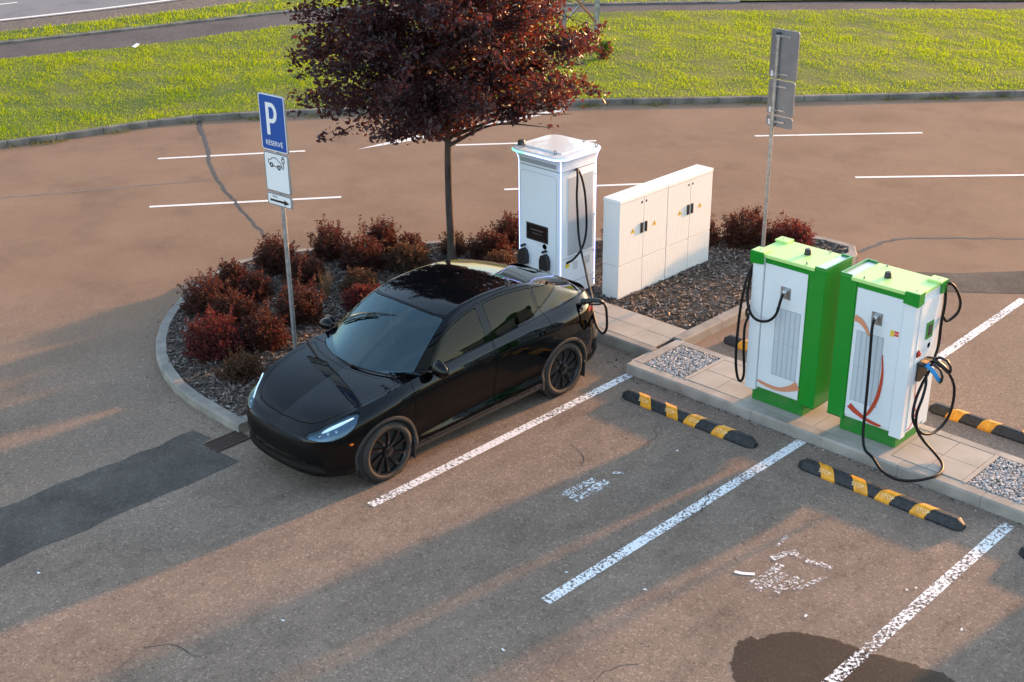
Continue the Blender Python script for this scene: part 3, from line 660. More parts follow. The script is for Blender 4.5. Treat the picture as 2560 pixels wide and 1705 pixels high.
# sealed cracks
crackm = noise_mix(P('crack_sealant', (.07, .06, .06), .6, spec=.3), (.035, .03, .03), (.07, .06, .055), 6)
def ribbon(pts, ws, z, name, mat, jit=.012, sub=5):
    q = np.array(spline(pts, sub)); q = q+rng.normal(0, jit, q.shape); d = np.gradient(q, axis=0); d /= np.hypot(d[:, 0], d[:, 1])[:, None]+1e-9; n_ = np.stack([-d[:, 1], d[:, 0]], 1)
    w_ = np.interp(np.linspace(0, 1, len(q)), np.linspace(0, 1, len(ws)), ws)*(1+rng.normal(0, .12, len(q)))
    a, b_ = q-n_*w_[:, None]/2, q+n_*w_[:, None]/2; m = MB(); k = len(q)
    m.add([(x, y, z) for x, y in a]+[(x, y, z) for x, y in b_], [(i, i+1, k+i+1, k+i) for i in range(k-1)]); return struct(m.build(name, mat))
ribbon([(-17.9, 3.55), (-17.35, 3.2), (-16.90, 2.99), (-16.2, 2.6), (-15.55, 2.22), (-15.01, 1.86), (-14.06, 1.39), (-13.13, .98), (-12.40, .70), (-11.55, .36), (-10.97, .16), (-10.2, -.15)], [.12, .09, .075, .065, .055, .05, .045, .04], .0045, 'crack', crackm)
ribbon([(-16.6, -3.4), (-15.92, -2.10), (-15.23, -.99), (-14.63, .04), (-13.94, 1.24)], [.05, .05, .05, .03], .003, 'crack', noise_mix(P('faint_crack', (.15, .12, .105), .8), (.13, .105, .095), (.2, .16, .14), 3), .01)
ribbon([(-2.78, 6.04), (-2.75, 6.45), (-2.70, 6.80), (-2.5, 7.2), (-1.9, 7.75), (-1.11, 8.41), (.3, 9.6)], [.06, .07, .06, .05], .0035, 'crack', crackm)
ribbon([(-1.5, -.78), (-1.42, -.95), (-1.30, -1.1), (-1.28, -1.3), (-1.2, -1.5)], [.008, .012, .01, .006], .002, 'crack', crackm, .012, 4)
ribbon([(-.12, -1.66), (-.02, -1.8), (.05, -1.98), (.10, -2.1)], [.01, .012, .008], .007, 'crack', crackm, .012, 4)
# asphalt patches
m = MB(); e1 = [(-5.45+rng.normal(0, .018), y) for y in np.arange(-4.76, -12, -.25)]; e2 = [(-4.39+rng.normal(0, .018), y) for y in np.arange(-12, -4.8, .25)]
m.flat(e2+[(-4.42, -4.82), (-4.80, -4.86), (-5.10, -4.87), (-5.12, -4.72)]+e1, .003); struct(m.build('asphalt_patch', asp_dark))
m = MB(); m.flat([(-2.3, 5.35), (-1.9, 4.65), (-.84, 5.50), (-.08, 6.10), (1.9, 7.9), (5, 11), (4.4, 11.6), (1.2, 8.8), (-.46, 7.02), (-1.18, 6.22)], .004); struct(m.build('asphalt_patch', asp_dark))
# damp stain on the lot
st = P('damp_stain', (.030, .018, .010), .6, spec=.3); n, l, b_ = nodes(st); t = n.new('ShaderNodeTexCoord'); z = n.new('ShaderNodeTexNoise'); z.inputs['Scale'].default_value = 60; z.inputs['Detail'].default_value = 3
l.new(t.outputs['Object'], z.inputs['Vector']); r = n.new('ShaderNodeMapRange'); r.inputs['From Min'].default_value = .2; r.inputs['From Max'].default_value = .6; r.inputs['To Min'].default_value = .48; r.inputs['To Max'].default_value = .72; l.new(z.outputs['Fac'], r.inputs['Value']); l.new(r.outputs[0], b_.inputs['Alpha'])
out = spline([(1.66, -3.66), (1.70, -3.53), (1.78, -3.46), (1.89, -3.25), (2.09, -3.10), (2.28, -3.02), (2.49, -2.98), (2.67, -2.95), (2.96, -2.86), (3.21, -2.80), (3.40, -2.86), (3.55, -3.1), (3.6, -3.7), (3.4, -4.6), (2.9, -5.0), (2.3, -4.7), (1.95, -4.15), (1.78, -3.90), (1.66, -3.66)], 6)[:-1]
m = MB(); m.flat([(x+rng.normal(0, .012), y+rng.normal(0, .012)) for x, y in out], .003); struct(m.build('damp_stain', st))
# faint tyre marks and soft dirt drawn out along the bays
tm = P('tyre_dirt', (.035, .032, .030), .85, spec=.1); n, l, b_ = nodes(tm); t = n.new('ShaderNodeTexCoord'); mp_ = n.new('ShaderNodeMapping'); mp_.inputs['Scale'].default_value = (2.2, .8, 1); l.new(t.outputs['Object'], mp_.inputs[0])
z = n.new('ShaderNodeTexNoise'); z.inputs['Scale'].default_value = 2.2; z.inputs['Detail'].default_value = 8; z.inputs['Roughness'].default_value = .7; l.new(mp_.outputs[0], z.inputs['Vector'])
r = n.new('ShaderNodeMapRange'); r.inputs['From Min'].default_value = .46; r.inputs['From Max'].default_value = .72; r.inputs['To Max'].default_value = .17; l.new(z.outputs['Fac'], r.inputs['Value']); l.new(r.outputs[0], b_.inputs['Alpha'])
m = MB(); m.flat([(-4.3, -13), (4.4, -13), (4.4, -.75), (-4.3, -.75)], .0012); struct(m.build('tyre_dirt', tm))
for pts_ in ([(-5.2, -8.9), (-5.0, -8.4), (-4.95, -8.0), (-4.6, -7.6)], [(-2.2, -7.4), (-2.0, -7.2), (-1.7, -7.15)], [(.9, -5.6), (1.1, -5.2), (1.05, -4.8), (1.2, -4.5)], [(-1.9, -1.9), (-1.6, -2.05), (-1.45, -2.3)]): ribbon(pts_, [.006, .010, .006], .002, 'crack', crackm, .012, 4)
# parking bay lines
for x0, x1, y0, y1, mt in ((-2.587, -2.575, -.01, -4.41, white_lot), (.02, -.019, -.02, -4.40, white_lot), (2.577, 2.578, -.10, -5.2, white_lot2), (.09, .02, 3.05, 5.9, white_lot)):
    line((x0, y0), (x1, y1), .125, .006, mt, 'bay_marking')
# remains of painted symbols: each flake cluster is thin paint on the asphalt
flake = P('paint_flake', (.80, .80, .80), .7)
m = MB()
def blob(cx, cy, rx, ry, ang=0, n=18):
    c_, s_ = math.cos(ang), math.sin(ang); pts = []
    for k in range(n):
        a = 2*math.pi*k/n; r_ = 1+random.uniform(-.42, .42); x, y = rx*r_*math.cos(a), ry*r_*math.sin(a); pts.append((cx+x*c_-y*s_, cy+x*s_+y*c_))
    m.flat(pts, .006)
for x, y in ((2.38, -1.88), (2.43, -1.79), (.55, -3.6), (3.05, -2.1), (-.2, -3.9), (.2, -5.2), (-1.6, -6.3), (1.9, -2.9), (-4.0, -7.5), (-.9, -1.2)): blob(x, y, .012, .022, random.random()*3, 7)
struct(m.build('paint_remains', flake))
sym = maskmat('ghost_paint', (.74, .74, .74), .48, 26, soft=.09)
def gstroke(m, pts, w_, z=.006):
    q = np.array(spline(pts, 5)); d = np.gradient(q, axis=0); d /= np.hypot(d[:, 0], d[:, 1])[:, None]+1e-9; n_ = np.stack([-d[:, 1], d[:, 0]], 1)*w_/2; a, b_ = q-n_, q+n_; k = len(q)
    m.add([(x, y, z) for x, y in a]+[(x, y, z) for x, y in b_], [(i, i+1, k+i+1, k+i) for i in range(k-1)])
m = MB(); gstroke(m, [(-1.20, -2.85), (-1.19, -2.60), (-1.17, -2.34)], .10); gstroke(m, [(-1.06, -2.84), (-1.05, -2.55), (-1.03, -2.28)], .13); gstroke(m, [(-1.16, -2.78), (-1.0, -2.76)], .09, .0065); gstroke(m, [(-1.12, -2.10), (-1.02, -2.02)], .05)
struct(m.build('paint_remains', sym)); sym2 = maskmat('ghost_paint_b', (.72, .72, .72), .50, 30, soft=.09)
m = MB(); gstroke(m, [(1.00, -2.76), (1.06, -2.74), (1.12, -2.70), (1.17, -2.66)], .045)
struct(m.build('paint_remains', maskmat('solid_flake', (.80, .80, .80), .30, 20)))
m = MB(); gstroke(m, [(1.14, -2.32), (1.19, -2.15), (1.26, -2.04)], .08); gstroke(m, [(1.26, -2.09), (1.36, -2.10)], .05, .0064); gstroke(m, [(1.40, -2.11), (1.52, -2.07), (1.66, -2.04)], .085)
gstroke(m, [(1.24, -2.84), (1.27, -2.60), (1.26, -2.34)], .09); gstroke(m, [(1.34, -2.86), (1.37, -2.66), (1.38, -2.45)], .08); gstroke(m, [(1.47, -2.78), (1.50, -2.60), (1.53, -2.42)], .11); gstroke(m, [(1.60, -2.62), (1.70, -2.22)], .05); gstroke(m, [(1.02, -1.86), (1.06, -2.12)], .04)
struct(m.build('paint_remains', sym2))
# ---------------------------------------------------------------- kerbs
def kerb_run(m, path, wd, z0, z1, seg=1.0, inward=1, bev=.018, gap=.004):
    """blocks along a polyline; the polyline is the outer edge, the block lies on its left (inward=1) side"""
    q = np.array(path, float); d = np.r_[0, np.cumsum(np.hypot(*np.diff(q, axis=0).T))]; n_ = max(1, round(d[-1]/seg)); ts = np.linspace(0, d[-1], n_+1)
    f = lambda t: np.array([np.interp(t, d, q[:, 0]), np.interp(t, d, q[:, 1])])
    for i in range(n_):
        a, c_ = f(ts[i]+gap/2), f(ts[i+1]-gap/2)
        def nr(t):
            e = f(min(t+.05, d[-1]))-f(max(t-.05, 0)); e /= np.hypot(*e); return np.array([-e[1], e[0]])*inward
        na, nc = nr(ts[i]), nr(ts[i+1]); hh = random.uniform(-.004, .004)
        prof = [(0, z0), (0, z1-bev*1.3+hh), (bev, z1+hh), (wd, z1+hh), (wd, z0)]
        v = [(*(a+na*o_), z_) for o_, z_ in prof]+[(*(c_+nc*o_), z_) for o_, z_ in prof]; k = len(prof)
        fs = [(j, (j+1) % k, k+(j+1) % k, k+j) for j in range(k)]+[tuple(range(k))[::-1], tuple(range(k, 2*k))]
        if inward < 0: fs = [x[::-1] for x in fs]
        m.add(v, [x[::-1] for x in fs])
BED = [(-4.98, -4.43), (-5.4, -4.43), (-5.8, -4.42), (-6.3, -4.39), (-6.8, -4.27), (-7.3, -4.09), (-7.7, -3.88), (-8.1, -3.60), (-8.45, -3.3), (-8.75, -2.97), (-9.0, -2.65), (-9.25, -2.25), (-9.5, -1.75), (-9.62, -1.3), (-9.6, -.85), (-9.45, -.35), (-9.1, .15), (-8.6, .85), (-8.1, 1.45), (-7.4, 2.15), (-6.6, 2.95), (-5.7, 3.95), (-4.9, 4.85), (-4.2, 5.55), (-3.6, 5.95), (-3.0, 6.02), (-2.68, 5.9), (-2.56, 5.6)]
km = MB(); ring = [tuple(q) for q in spline(BED, 6)]
kerb_run(km, ring, .14, -.02, .12, .52, inward=-1)
kerb_run(km, [(-2.56, 5.58), (-2.57, 1.08)], .15, -.02, .145, 1.0, inward=-1)
kerb_run(km, [(-4.985, .52), (-4.985, -4.28)], .14, -.02, .125, 1.0, inward=-1)
kerb_run(km, [(-2.66, .53), (-4.98, .53)], .12, -.02, .14, 1.0, inward=-1)
fixn(struct(km.build('kerb', conc2)))
km = MB(); kerb_run(km, [(-2.66, .0), (9, .0)], .15, -.02, .14, 1.0, inward=1); kerb_run(km, [(9, 1.09), (-2.50, 1.09)], .13, -.02, .142, 1.0, inward=1)
kerb_run(km, [(-2.66, 1.07), (-2.66, .155)], .15, -.02, .141, .9, inward=1)
fixn(struct(km.build('kerb', conc)))
km = MB(); kerb_run(km, [tuple(q) for q in spline(KL[1:], 6)], .13, -.03, .125, 1.0, inward=1, gap=.012); fixn(struct(km.build('kerb', conc_old)))
# slabs
def slabs(m, x0, x1, y0, y1, nx, ny, z=.141, gap=.007):
    dx, dy = (x1-x0)/nx, (y1-y0)/ny
    for i in range(nx):
        for j in range(ny):
            h = z+random.uniform(-.002, .002); m.box(x0+i*dx+gap/2, x0+(i+1)*dx-gap/2, y0+j*dy+gap/2, y0+(j+1)*dy-gap/2, 0, h, .004)
sm = MB(); slabs(sm, -5.8, -2.72, .66, 1.40, 7, 2); slabs(sm, -1.79, -.97, .16, .95, 2, 2); slabs(sm, 1.06, 1.90, .16, .95, 2, 2)
sm.box(-.965, .04, .155, .955, 0, .136); sm.box(.048, 1.055, .155, .955, 0, .137); sm.box(3.0, 4.6, .155, .955, 0, .137)
sm.box(-1.845, -1.795, .155, .955, 0, .143); sm.box(1.905, 1.955, .155, .955, 0, .143); sm.box(-2.70, -2.52, .155, .66, 0, .12)
struct(sm.build('paving_slabs', slabm))
sm = MB(); sm.box(-5.9, -2.72, .62, 1.42, -.02, .12); sm.box(-2.5, 2.9, .15, .96, -.02, .105); struct(sm.build('bedding_sand', noise_mix(P('joint_sand', (.09, .08, .07), .95), (.06, .055, .05), (.12, .105, .09), 30)))
# planting bed soil
soil = noise_mix(P('bed_soil', (.06, .045, .035), .95), (.035, .026, .02), (.10, .075, .055), 5, 9, bump=.8, bscale=30, bdist=.02)
def inset(poly, d):
    q = np.array(poly); t = np.gradient(q, axis=0); t /= np.hypot(t[:, 0], t[:, 1])[:, None]; return [tuple(x) for x in q+np.stack([t[:, 1], -t[:, 0]], 1)*d]
ins = inset(ring, .135)
m = MB(); bedpoly = ins+[(-2.70, 5.5), (-2.70, 1.41), (-5.05, 1.41), (-5.12, .6), (-5.12, -4.2)]
m.flat(bedpoly, .085); struct(m.build('soil', soil))
# bark mulch: chips scattered over the bed
def scatter(poly, n):
    p = np.array(poly); x0, y0 = p.min(0); x1, y1 = p.max(0); out = []
    while sum(len(o) for o in out) < n:
        q = rng.uniform((x0, y0), (x1, y1), (n*2, 2)); q = q[in_poly(q[:, 0], q[:, 1], poly)]; out.append(q)
    return np.vstack(out)[:n]
def quads(name, C_, ax, bx, mat, fold=None):
    """C_ centres (n,3), ax/bx half axes (n,3)"""
    n = len(C_); V = np.stack([C_-ax, C_+bx*.9-ax*.15, C_+ax, C_-bx*.9-ax*.15], 1).reshape(-1, 3) if fold == 'leaf' else np.stack([C_-ax-bx, C_+ax-bx, C_+ax+bx, C_-ax+bx], 1).reshape(-1, 3)
    return V, np.arange(n*4).reshape(n, 4)
nC = 26000; q = scatter(bedpoly, nC); a = rng.uniform(0, 2*np.pi, nC); L = rng.uniform(.014, .045, nC); W_ = rng.uniform(.004, .011, nC); tl = rng.normal(0, .28, nC); tl2 = rng.normal(0, .5, nC)
ax = np.stack([np.cos(a)*L, np.sin(a)*L, np.sin(tl)*L], 1); bx = np.stack([-np.sin(a)*W_, np.cos(a)*W_, np.sin(tl2)*W_], 1)
V, F = quads('x', np.c_[q, rng.uniform(.09, .118, nC)], ax, bx, None)
bark = P('bark_chips', (.1, .07, .05), .8); rand_island(bark, [(.035, .022, .015), (.07, .045, .032), (.12, .085, .065), (.16, .125, .105), (.30, .26, .235), (.05, .032, .024)], .75)
stuff(mk('bark_mulch', V, F, bark), 'dark bark chip mulch covering the planting bed', 'mulch')
# gravel pebbles
gm = P('pebbles', (.4, .37, .34), .75); rand_island(gm, [(.20, .18, .17), (.42, .38, .35), (.55, .50, .46), (.33, .31, .31), (.62, .60, .58), (.40, .31, .26)], .7)
bm = bmesh.new(); bmesh.ops.create_icosphere(bm, subdivisions=1, radius=1); bv = np.array([v_.co[:] for v_ in bm.verts]); bf = np.array([[v_.index for v_ in f_.verts] for f_ in bm.faces]); bm.free()
def pebbles(name, x0, x1, y0, y1, n, label):
    P0 = rng.uniform((x0, y0), (x1, y1), (n, 2)); z_ = rng.uniform(.105, .140, n); R_ = rng.uniform(.008, .019, (n, 3))*np.array([1.15, 1, .75]); a = rng.uniform(0, np.pi, n); c_, s_ = np.cos(a), np.sin(a)
    v = bv[None]*R_[:, None]*(1+rng.normal(0, .10, (n, len(bv), 1))); x = v[..., 0]*c_[:, None]-v[..., 1]*s_[:, None]; y = v[..., 0]*s_[:, None]+v[..., 1]*c_[:, None]
    V = np.stack([x+P0[:, :1], y+P0[:, 1:], v[..., 2]+z_[:, None]], -1).reshape(-1, 3); F = (bf[None]+np.arange(n)[:, None, None]*len(bv)).reshape(-1, 3)
    stuff(mk(name, V, F, gm, smooth=False), label, 'gravel')
pebbles('gravel', -2.49, -1.86, .17, .94, 1900, 'grey gravel square at the left end of the kerbed island')
pebbles('gravel', 1.97, 2.95, .17, .94, 2900, 'grey gravel square right of the green chargers')
# debris along kerbs
m = MB()
for k in range(420):
    if k < 260: x, y = random.uniform(-2.6, 3), -abs(random.gauss(0, .05))-.01
    elif k < 330: x, y = random.gauss(-2.85, .25), random.uniform(.05, .5)
    else:
        t_ = random.randrange(0, len(ring)//2); x, y = ring[t_]; x += random.gauss(-.08, .09); y += random.gauss(-.10, .07)
    s_ = random.uniform(.004, .011); a = random.random()*3
    m.box(x-s_, x+s_, y-s_*.7, y+s_*.7, .001, .001+s_*random.uniform(.5, 1.1))
g_ = P('grit', (.2, .18, .16), .8); rand_island(g_, [(.05, .045, .04), (.12, .10, .09), (.2, .18, .16), (.5, .48, .45)], .8)
stuff(m.build('grit', g_), 'small loose grit and crumbs lying along the kerbs', 'grit')
# ---------------------------------------------------------------- grass blades
def blades(name, Q, Z, n, hmin, hmax, wd, mat, label, umax=1.0, edge=False):
    nu, nv = Z.shape; u = rng.uniform(0, (nu-1)*umax, n)
    v = (nv-1)*rng.uniform(0, 1, n)
    i, j = np.minimum(u.astype(int), nu-2), np.minimum(v.astype(int), nv-2); fu, fv = (u-i)[:, None], (v-j)[:, None]
    p = (Q[i, j]*(1-fu)+Q[i+1, j]*fu)*(1-fv)+(Q[i, j+1]*(1-fu)+Q[i+1, j+1]*fu)*fv
    z = Z[i, j]
    # clumps
    cl = .5+.5*np.sin(p[:, 0]*2.3+np.sin(p[:, 1]*1.9))*np.sin(p[:, 1]*2.7+np.sin(p[:, 0]*1.3)); h = rng.uniform(hmin, hmax, n)*(.55+.9*cl)
    a = rng.uniform(0, 2*np.pi, n); ln = rng.normal(0, .5, (n, 2))*h[:, None]
    base = np.c_[p, z-.01]; dx = np.c_[np.cos(a), np.sin(a), 0*a]*wd*rng.uniform(.6, 1.4, n)[:, None]
    tip = base+np.c_[ln, h]
    V = np.stack([base-dx, base+dx, tip+dx*.25, tip-dx*.25], 1).reshape(-1, 3); F = np.arange(n*4).reshape(n, 4)
    return stuff(mk(name, V, F, mat), label, 'grass')
gmat = leafmat('grass_blades', [(.05, .11, .002), (.09, .17, .003), (.14, .24, .004), (.22, .26, .008), (.07, .13, .005), (.24, .22, .04)], (.42, .60, .005), .95, .05, .46)
# patchy tint over the lawn
n, l, b_ = nodes(gmat); g = n.new('ShaderNodeNewGeometry'); z = n.new('ShaderNodeTexNoise'); z.inputs['Scale'].default_value = .55; z.inputs['Detail'].default_value = 5; l.new(g.outputs['Position'], z.inputs['Vector'])
r = n.new('ShaderNodeValToRGB'); r.color_ramp.elements[0].position = .35; r.color_ramp.elements[1].position = .66; r.color_ramp.elements[0].color = (.72, .95, .7, 1); r.color_ramp.elements[1].color = (1.5, 1.12, 1.2, 1); l.new(z.outputs['Fac'], r.inputs[0])
mu = n.new('ShaderNodeMixRGB'); mu.blend_type = 'MULTIPLY'; mu.inputs[0].default_value = 1; src = b_.inputs['Base Color'].links[0].from_socket; l.new(src, mu.inputs[1]); l.new(r.outputs[0], mu.inputs[2]); l.new(mu.outputs[0], b_.inputs['Base Color'])
blades('grass', LQ[10:125], LZ[10:125], 560000, .012, .062, .0075, gmat, 'sunlit green lawn between the road kerb and the footpath')
blades('grass', VQ[15:130], VZ[15:130], 34000, .03, .11, .012, gmat, 'narrow rough grass verge beyond the footpath')
# weeds in the kerb joint of the lawn
q0 = np.array(spline(KL[1:], 10)); dd_ = np.r_[0, np.cumsum(np.hypot(*np.diff(q0, axis=0).T))]; V = []; cen = [random.uniform(5, dd_[-1]*.62) for k in range(95)]
for c0 in cen:
    x0, y0 = np.interp(c0, dd_, q0[:, 0]), np.interp(c0, dd_, q0[:, 1])
    for k in range(random.randint(12, 60)):
        x, y = x0+random.gauss(.05, .05)+random.gauss(0, .12)*.7, y0+random.gauss(-.05, .05)+random.gauss(0, .12)*.7; a = random.uniform(0, 6.28); h_ = random.uniform(.02, .10); w_ = .008
        V += [(x-w_*math.cos(a), y-w_*math.sin(a), 0), (x+w_*math.cos(a), y+w_*math.sin(a), 0), (x+random.gauss(0, .04), y+random.gauss(0, .04), h_)]
V = np.array(V); stuff(mk('weeds', V, np.arange(len(V)).reshape(-1, 3), leafmat('weed_blades', [(.08, .12, .02), (.16, .15, .04), (.24, .17, .08)], (.3, .3, .05), .7, .3, .3)), 'small weeds growing in the gutter along the lawn kerb', 'weeds')
# ================================================================ PLANTS
barkm = noise_mix(P('tree_bark', (.05, .035, .03), .9), (.03, .022, .02), (.085, .06, .05), 14, 6, bump=.7, bscale=50, stretch=(1, 1, .2))
treeleaf = leafmat('plum_leaves', [(.016, .011, .017), (.024, .013, .018), (.034, .015, .019), (.022, .015, .024), (.045, .017, .018)], (.32, .07, .032), .42, .4, .20)
def leaves(C_, size, jit, up=.3):
    n = len(C_); d = rng.normal(0, 1, (n, 3)); d[:, 2] = d[:, 2]*.7-.25; d /= np.linalg.norm(d, axis=1)[:, None]; e = rng.normal(0, 1, (n, 3)); e = np.cross(d, e); e /= np.linalg.norm(e, axis=1)[:, None]+1e-9
    s_ = size*rng.uniform(.6, 1.35, n)[:, None]; a, b_ = d*s_, e*s_*.52; nn = np.cross(d, e)*s_*.22
    V = np.stack([C_-a, C_-a*.1+b_+nn, C_+a, C_-a*.1-b_+nn, ], 1)
    V = np.stack([C_-a, C_-a*.15+b_+nn, C_+a*.45+b_*.75+nn, C_+a, C_+a*.45-b_*.75+nn, C_-a*.15-b_+nn], 1).reshape(-1, 3)
    F = [tuple(x) for k in range(n) for x in ((k*6, k*6+1, k*6+2, k*6+3), (k*6, k*6+3, k*6+4, k*6+5))]
    return V, F
def okz(p_):
    near = p_[0]*.70-p_[1]*.714; lat = p_[0]*.714+p_[1]*.70
    return p_[2] > 2.02+.26*near and not (lat > .3 and p_[2] < 2.6)
def build_tree():
    t = thing('plum_tree', 'purple-leaved tree with slender trunk standing behind the black car', 'tree', (-6.98, .96, .08))
    m = MB(); tr = [(0, 0, 0), (.01, .0, .5), (-.015, .01, 1.1), (.01, -.01, 1.7), (.0, .02, 2.3), (-.03, .0, 3.1), (.02, .03, 4.0), (0, 0, 5.0), (.03, 0, 5.6)]
    m.tube(spline(tr, 4), list(np.interp(np.linspace(0, 1, 33), [0, .04, .3, .5, 1], [.085, .066, .056, .05, .012])), 10); m.build('trunk', barkm, t, smooth=True)
    lm = MB(); pts = []
    for k in range(62):
        z0 = 1.95+3.3*(k/61)**1.08; a = k*2.39996+random.uniform(-.3, .3); zz = (z0-1.95)/3.3
        ln = (2.22*(1-.15*random.random()))*(math.sqrt(max(.08, 1-(max(0, zz-.22)/.86)**2))) *(.82+.18*min(1, zz*5))
        rise = .25+.95*zz+random.uniform(-.12, .12)
        if zz < .28: rise = random.uniform(.12, .42)+max(0, math.cos(a)*.70-math.sin(a)*.714)*.55
        P0 = np.array([0, 0, z0]); P1 = P0+np.array([math.cos(a)*ln*.5, math.sin(a)*ln*.5, rise*ln*.42]); P2 = P0+np.array([math.cos(a+.15)*ln, math.sin(a+.15)*ln, rise*ln*.62-(.18 if zz < .2 else 0)])
        c_ = np.array(spline([P0, P1, P2], 8)); lm.tube(c_, list(np.linspace(.028*(1-.5*zz)+.006, .004, len(c_))), 6)
        for j in range(15):
            u_ = random.uniform(.12, 1.0)**.75; bp = c_[int(u_*(len(c_)-1))]
            dd = np.array([random.gauss(0, 1), random.gauss(0, 1), random.gauss(.22, .6)]); dd /= np.linalg.norm(dd); L = random.uniform(.25, .62)
            e = bp+dd*L
            if not okz(e): continue
            s_ = [bp, bp+dd*L*.55+[0, 0, .03], e]; lm.tube(s_, [.006, .004, .002], 4)
            nn = 74
            w_ = rng.uniform(.10, 1.06, nn)[:, None]; q = bp+(e-bp)*w_+rng.normal(0, .078, (nn, 3)); pts.append(q)
        nn = 40; w_ = rng.uniform(.3, 1.05, nn)[:, None]; pts.append(c_[0]+(c_[-1]-c_[0])*w_+rng.normal(0, .09, (nn, 3)))
    core = rng.normal(0, 1, (5200, 3)); core /= np.linalg.norm(core, axis=1)[:, None]; core = core*(rng.uniform(0, 1, 5200)**.45)[:, None]*[1.55, 1.55, 1.45]+[0, 0, 3.35]; pts.append(core)
    # a few hanging / outlying twigs that break the outline
    for k in range(60):
        a = random.uniform(1.2, 7.1); zc = random.uniform(2.0, 4.6); rad = 2.2*math.sqrt(max(.1, 1-(max(0, zc-2.6)/3.0)**2)); e = np.array([math.cos(a)*rad, math.sin(a)*rad, zc]); o = e*[.8, .8, 1]+[0, 0, .12]
        tip = e+np.array([math.cos(a)*.22, math.sin(a)*.22, random.uniform(-.2, .12)])
        if not (okz(tip) and okz(e)): continue
        lm.tube([o, e, tip], [.006, .004, .002], 4)
        nn = 55; w_ = rng.uniform(0, 1, nn)[:, None]; pts.append(o+(tip-o)*w_+rng.normal(0, .05, (nn, 3)))
    lm.build('branches', barkm, t, smooth=True)
    Pn = np.vstack(pts); Pn = Pn[(Pn[:, 2] > np.maximum(1.85, 2.08+.26*(Pn[:, 0]*.70-Pn[:, 1]*.714)+rng.normal(0, .05, len(Pn)))) & ~((Pn[:, 0]*.714+Pn[:, 1]*.70 > .35) & (Pn[:, 2] < 2.55-.12*np.abs(Pn[:, 0]*.70-Pn[:, 1]*.714))) & ~((Pn[:, 0]*.714+Pn[:, 1]*.70 > 1.55+.12*rng.normal(0, 1, len(Pn))) & (Pn[:, 2]-.36*(Pn[:, 0]*.70-Pn[:, 1]*.714) > 3.70))]; V, F = leaves(Pn, .041, 0); V = V+np.array([.05, .05, 0]); mk('crown', V, F, treeleaf, t)
    return t
build_tree()
shrub_red = leafmat('barberry_leaves', [(.022, .009, .008), (.038, .013, .010), (.066, .020, .014), (.028, .015, .010), (.048, .027, .015)], (.22, .045, .022), .6, .25, .2)
shrub_bright = leafmat('barberry_bright', [(.036, .009, .010), (.07, .013, .014), (.11, .022, .018), (.045, .012, .012)], (.30, .045, .03), .6, .25, .22)
shrub_brown = leafmat('barberry_brown', [(.042, .020, .014), (.07, .034, .020), (.055, .038, .018), (.09, .048, .028)], (.24, .10, .04), .6, .25, .2)
stemm = P('shrub_stems', (.05, .032, .024), .85)
G_SH = 'red-leaved shrubs in the planting bed'
def shrub(x, y, r_, h, label, mat=None, dens=1.0, spikes=3):
    h *= .88; r_ *= .82
    mat = mat or shrub_red; t = thing('barberry_shrub', label, 'shrub', (x, y, .08), 0, G_SH); st = MB(); pts = []
    ns = int(120*dens)
    for k in range(ns):
        a = random.uniform(0, 6.283); f = math.sqrt(random.random()); th = f*1.35
        L = h*(.62+.38*(1-f*.25))*random.uniform(.8, 1.08) if f < .6 else (r_*1.02/ math.sin(th))*random.uniform(.8, 1.05)
        L = min(L, math.hypot(r_*math.sin(th), h*math.cos(th))*random.uniform(.80, 1.02)+.01)
        if k < spikes: L *= 1.38; th *= .5
        d = np.array([math.sin(th)*math.cos(a), math.sin(th)*math.sin(a), math.cos(th)]); b0 = np.array([random.gauss(0, .05), random.gauss(0, .05), .0]); e = b0+d*L; mid = b0+d*L*.5+[0, 0, .05*L]
        if k < 60: st.tube([b0, mid, e], [.005, .004, .0015], 3, cap=False)
        nl = int(40*(L/.5)); w_ = rng.uniform(.22, 1, nl)**.7; w_ = w_[:, None]
        c_ = (1-w_)**2*b0+2*w_*(1-w_)*mid+w_**2*e; pts.append(c_+rng.normal(0, .032, (nl, 3))*(1.25-w_*.8))
    nk = int(1500*dens); dd = rng.normal(0, 1, (nk, 3)); dd[:, 2] = np.abs(dd[:, 2])*.9-.15; dd /= np.linalg.norm(dd, axis=1)[:, None]
    lump = 1+.10*np.sin(dd[:, 0]*6+x)*np.sin(dd[:, 1]*5+y); pts.append(dd*(rng.uniform(.62, .96, nk)*lump)[:, None]*[r_, r_, h*.86]+[0, 0, h*.10])
    st.build('stems', stemm, t); V, F = leaves(np.vstack(pts), .0175, 0); mk('foliage', V, F, mat, t)
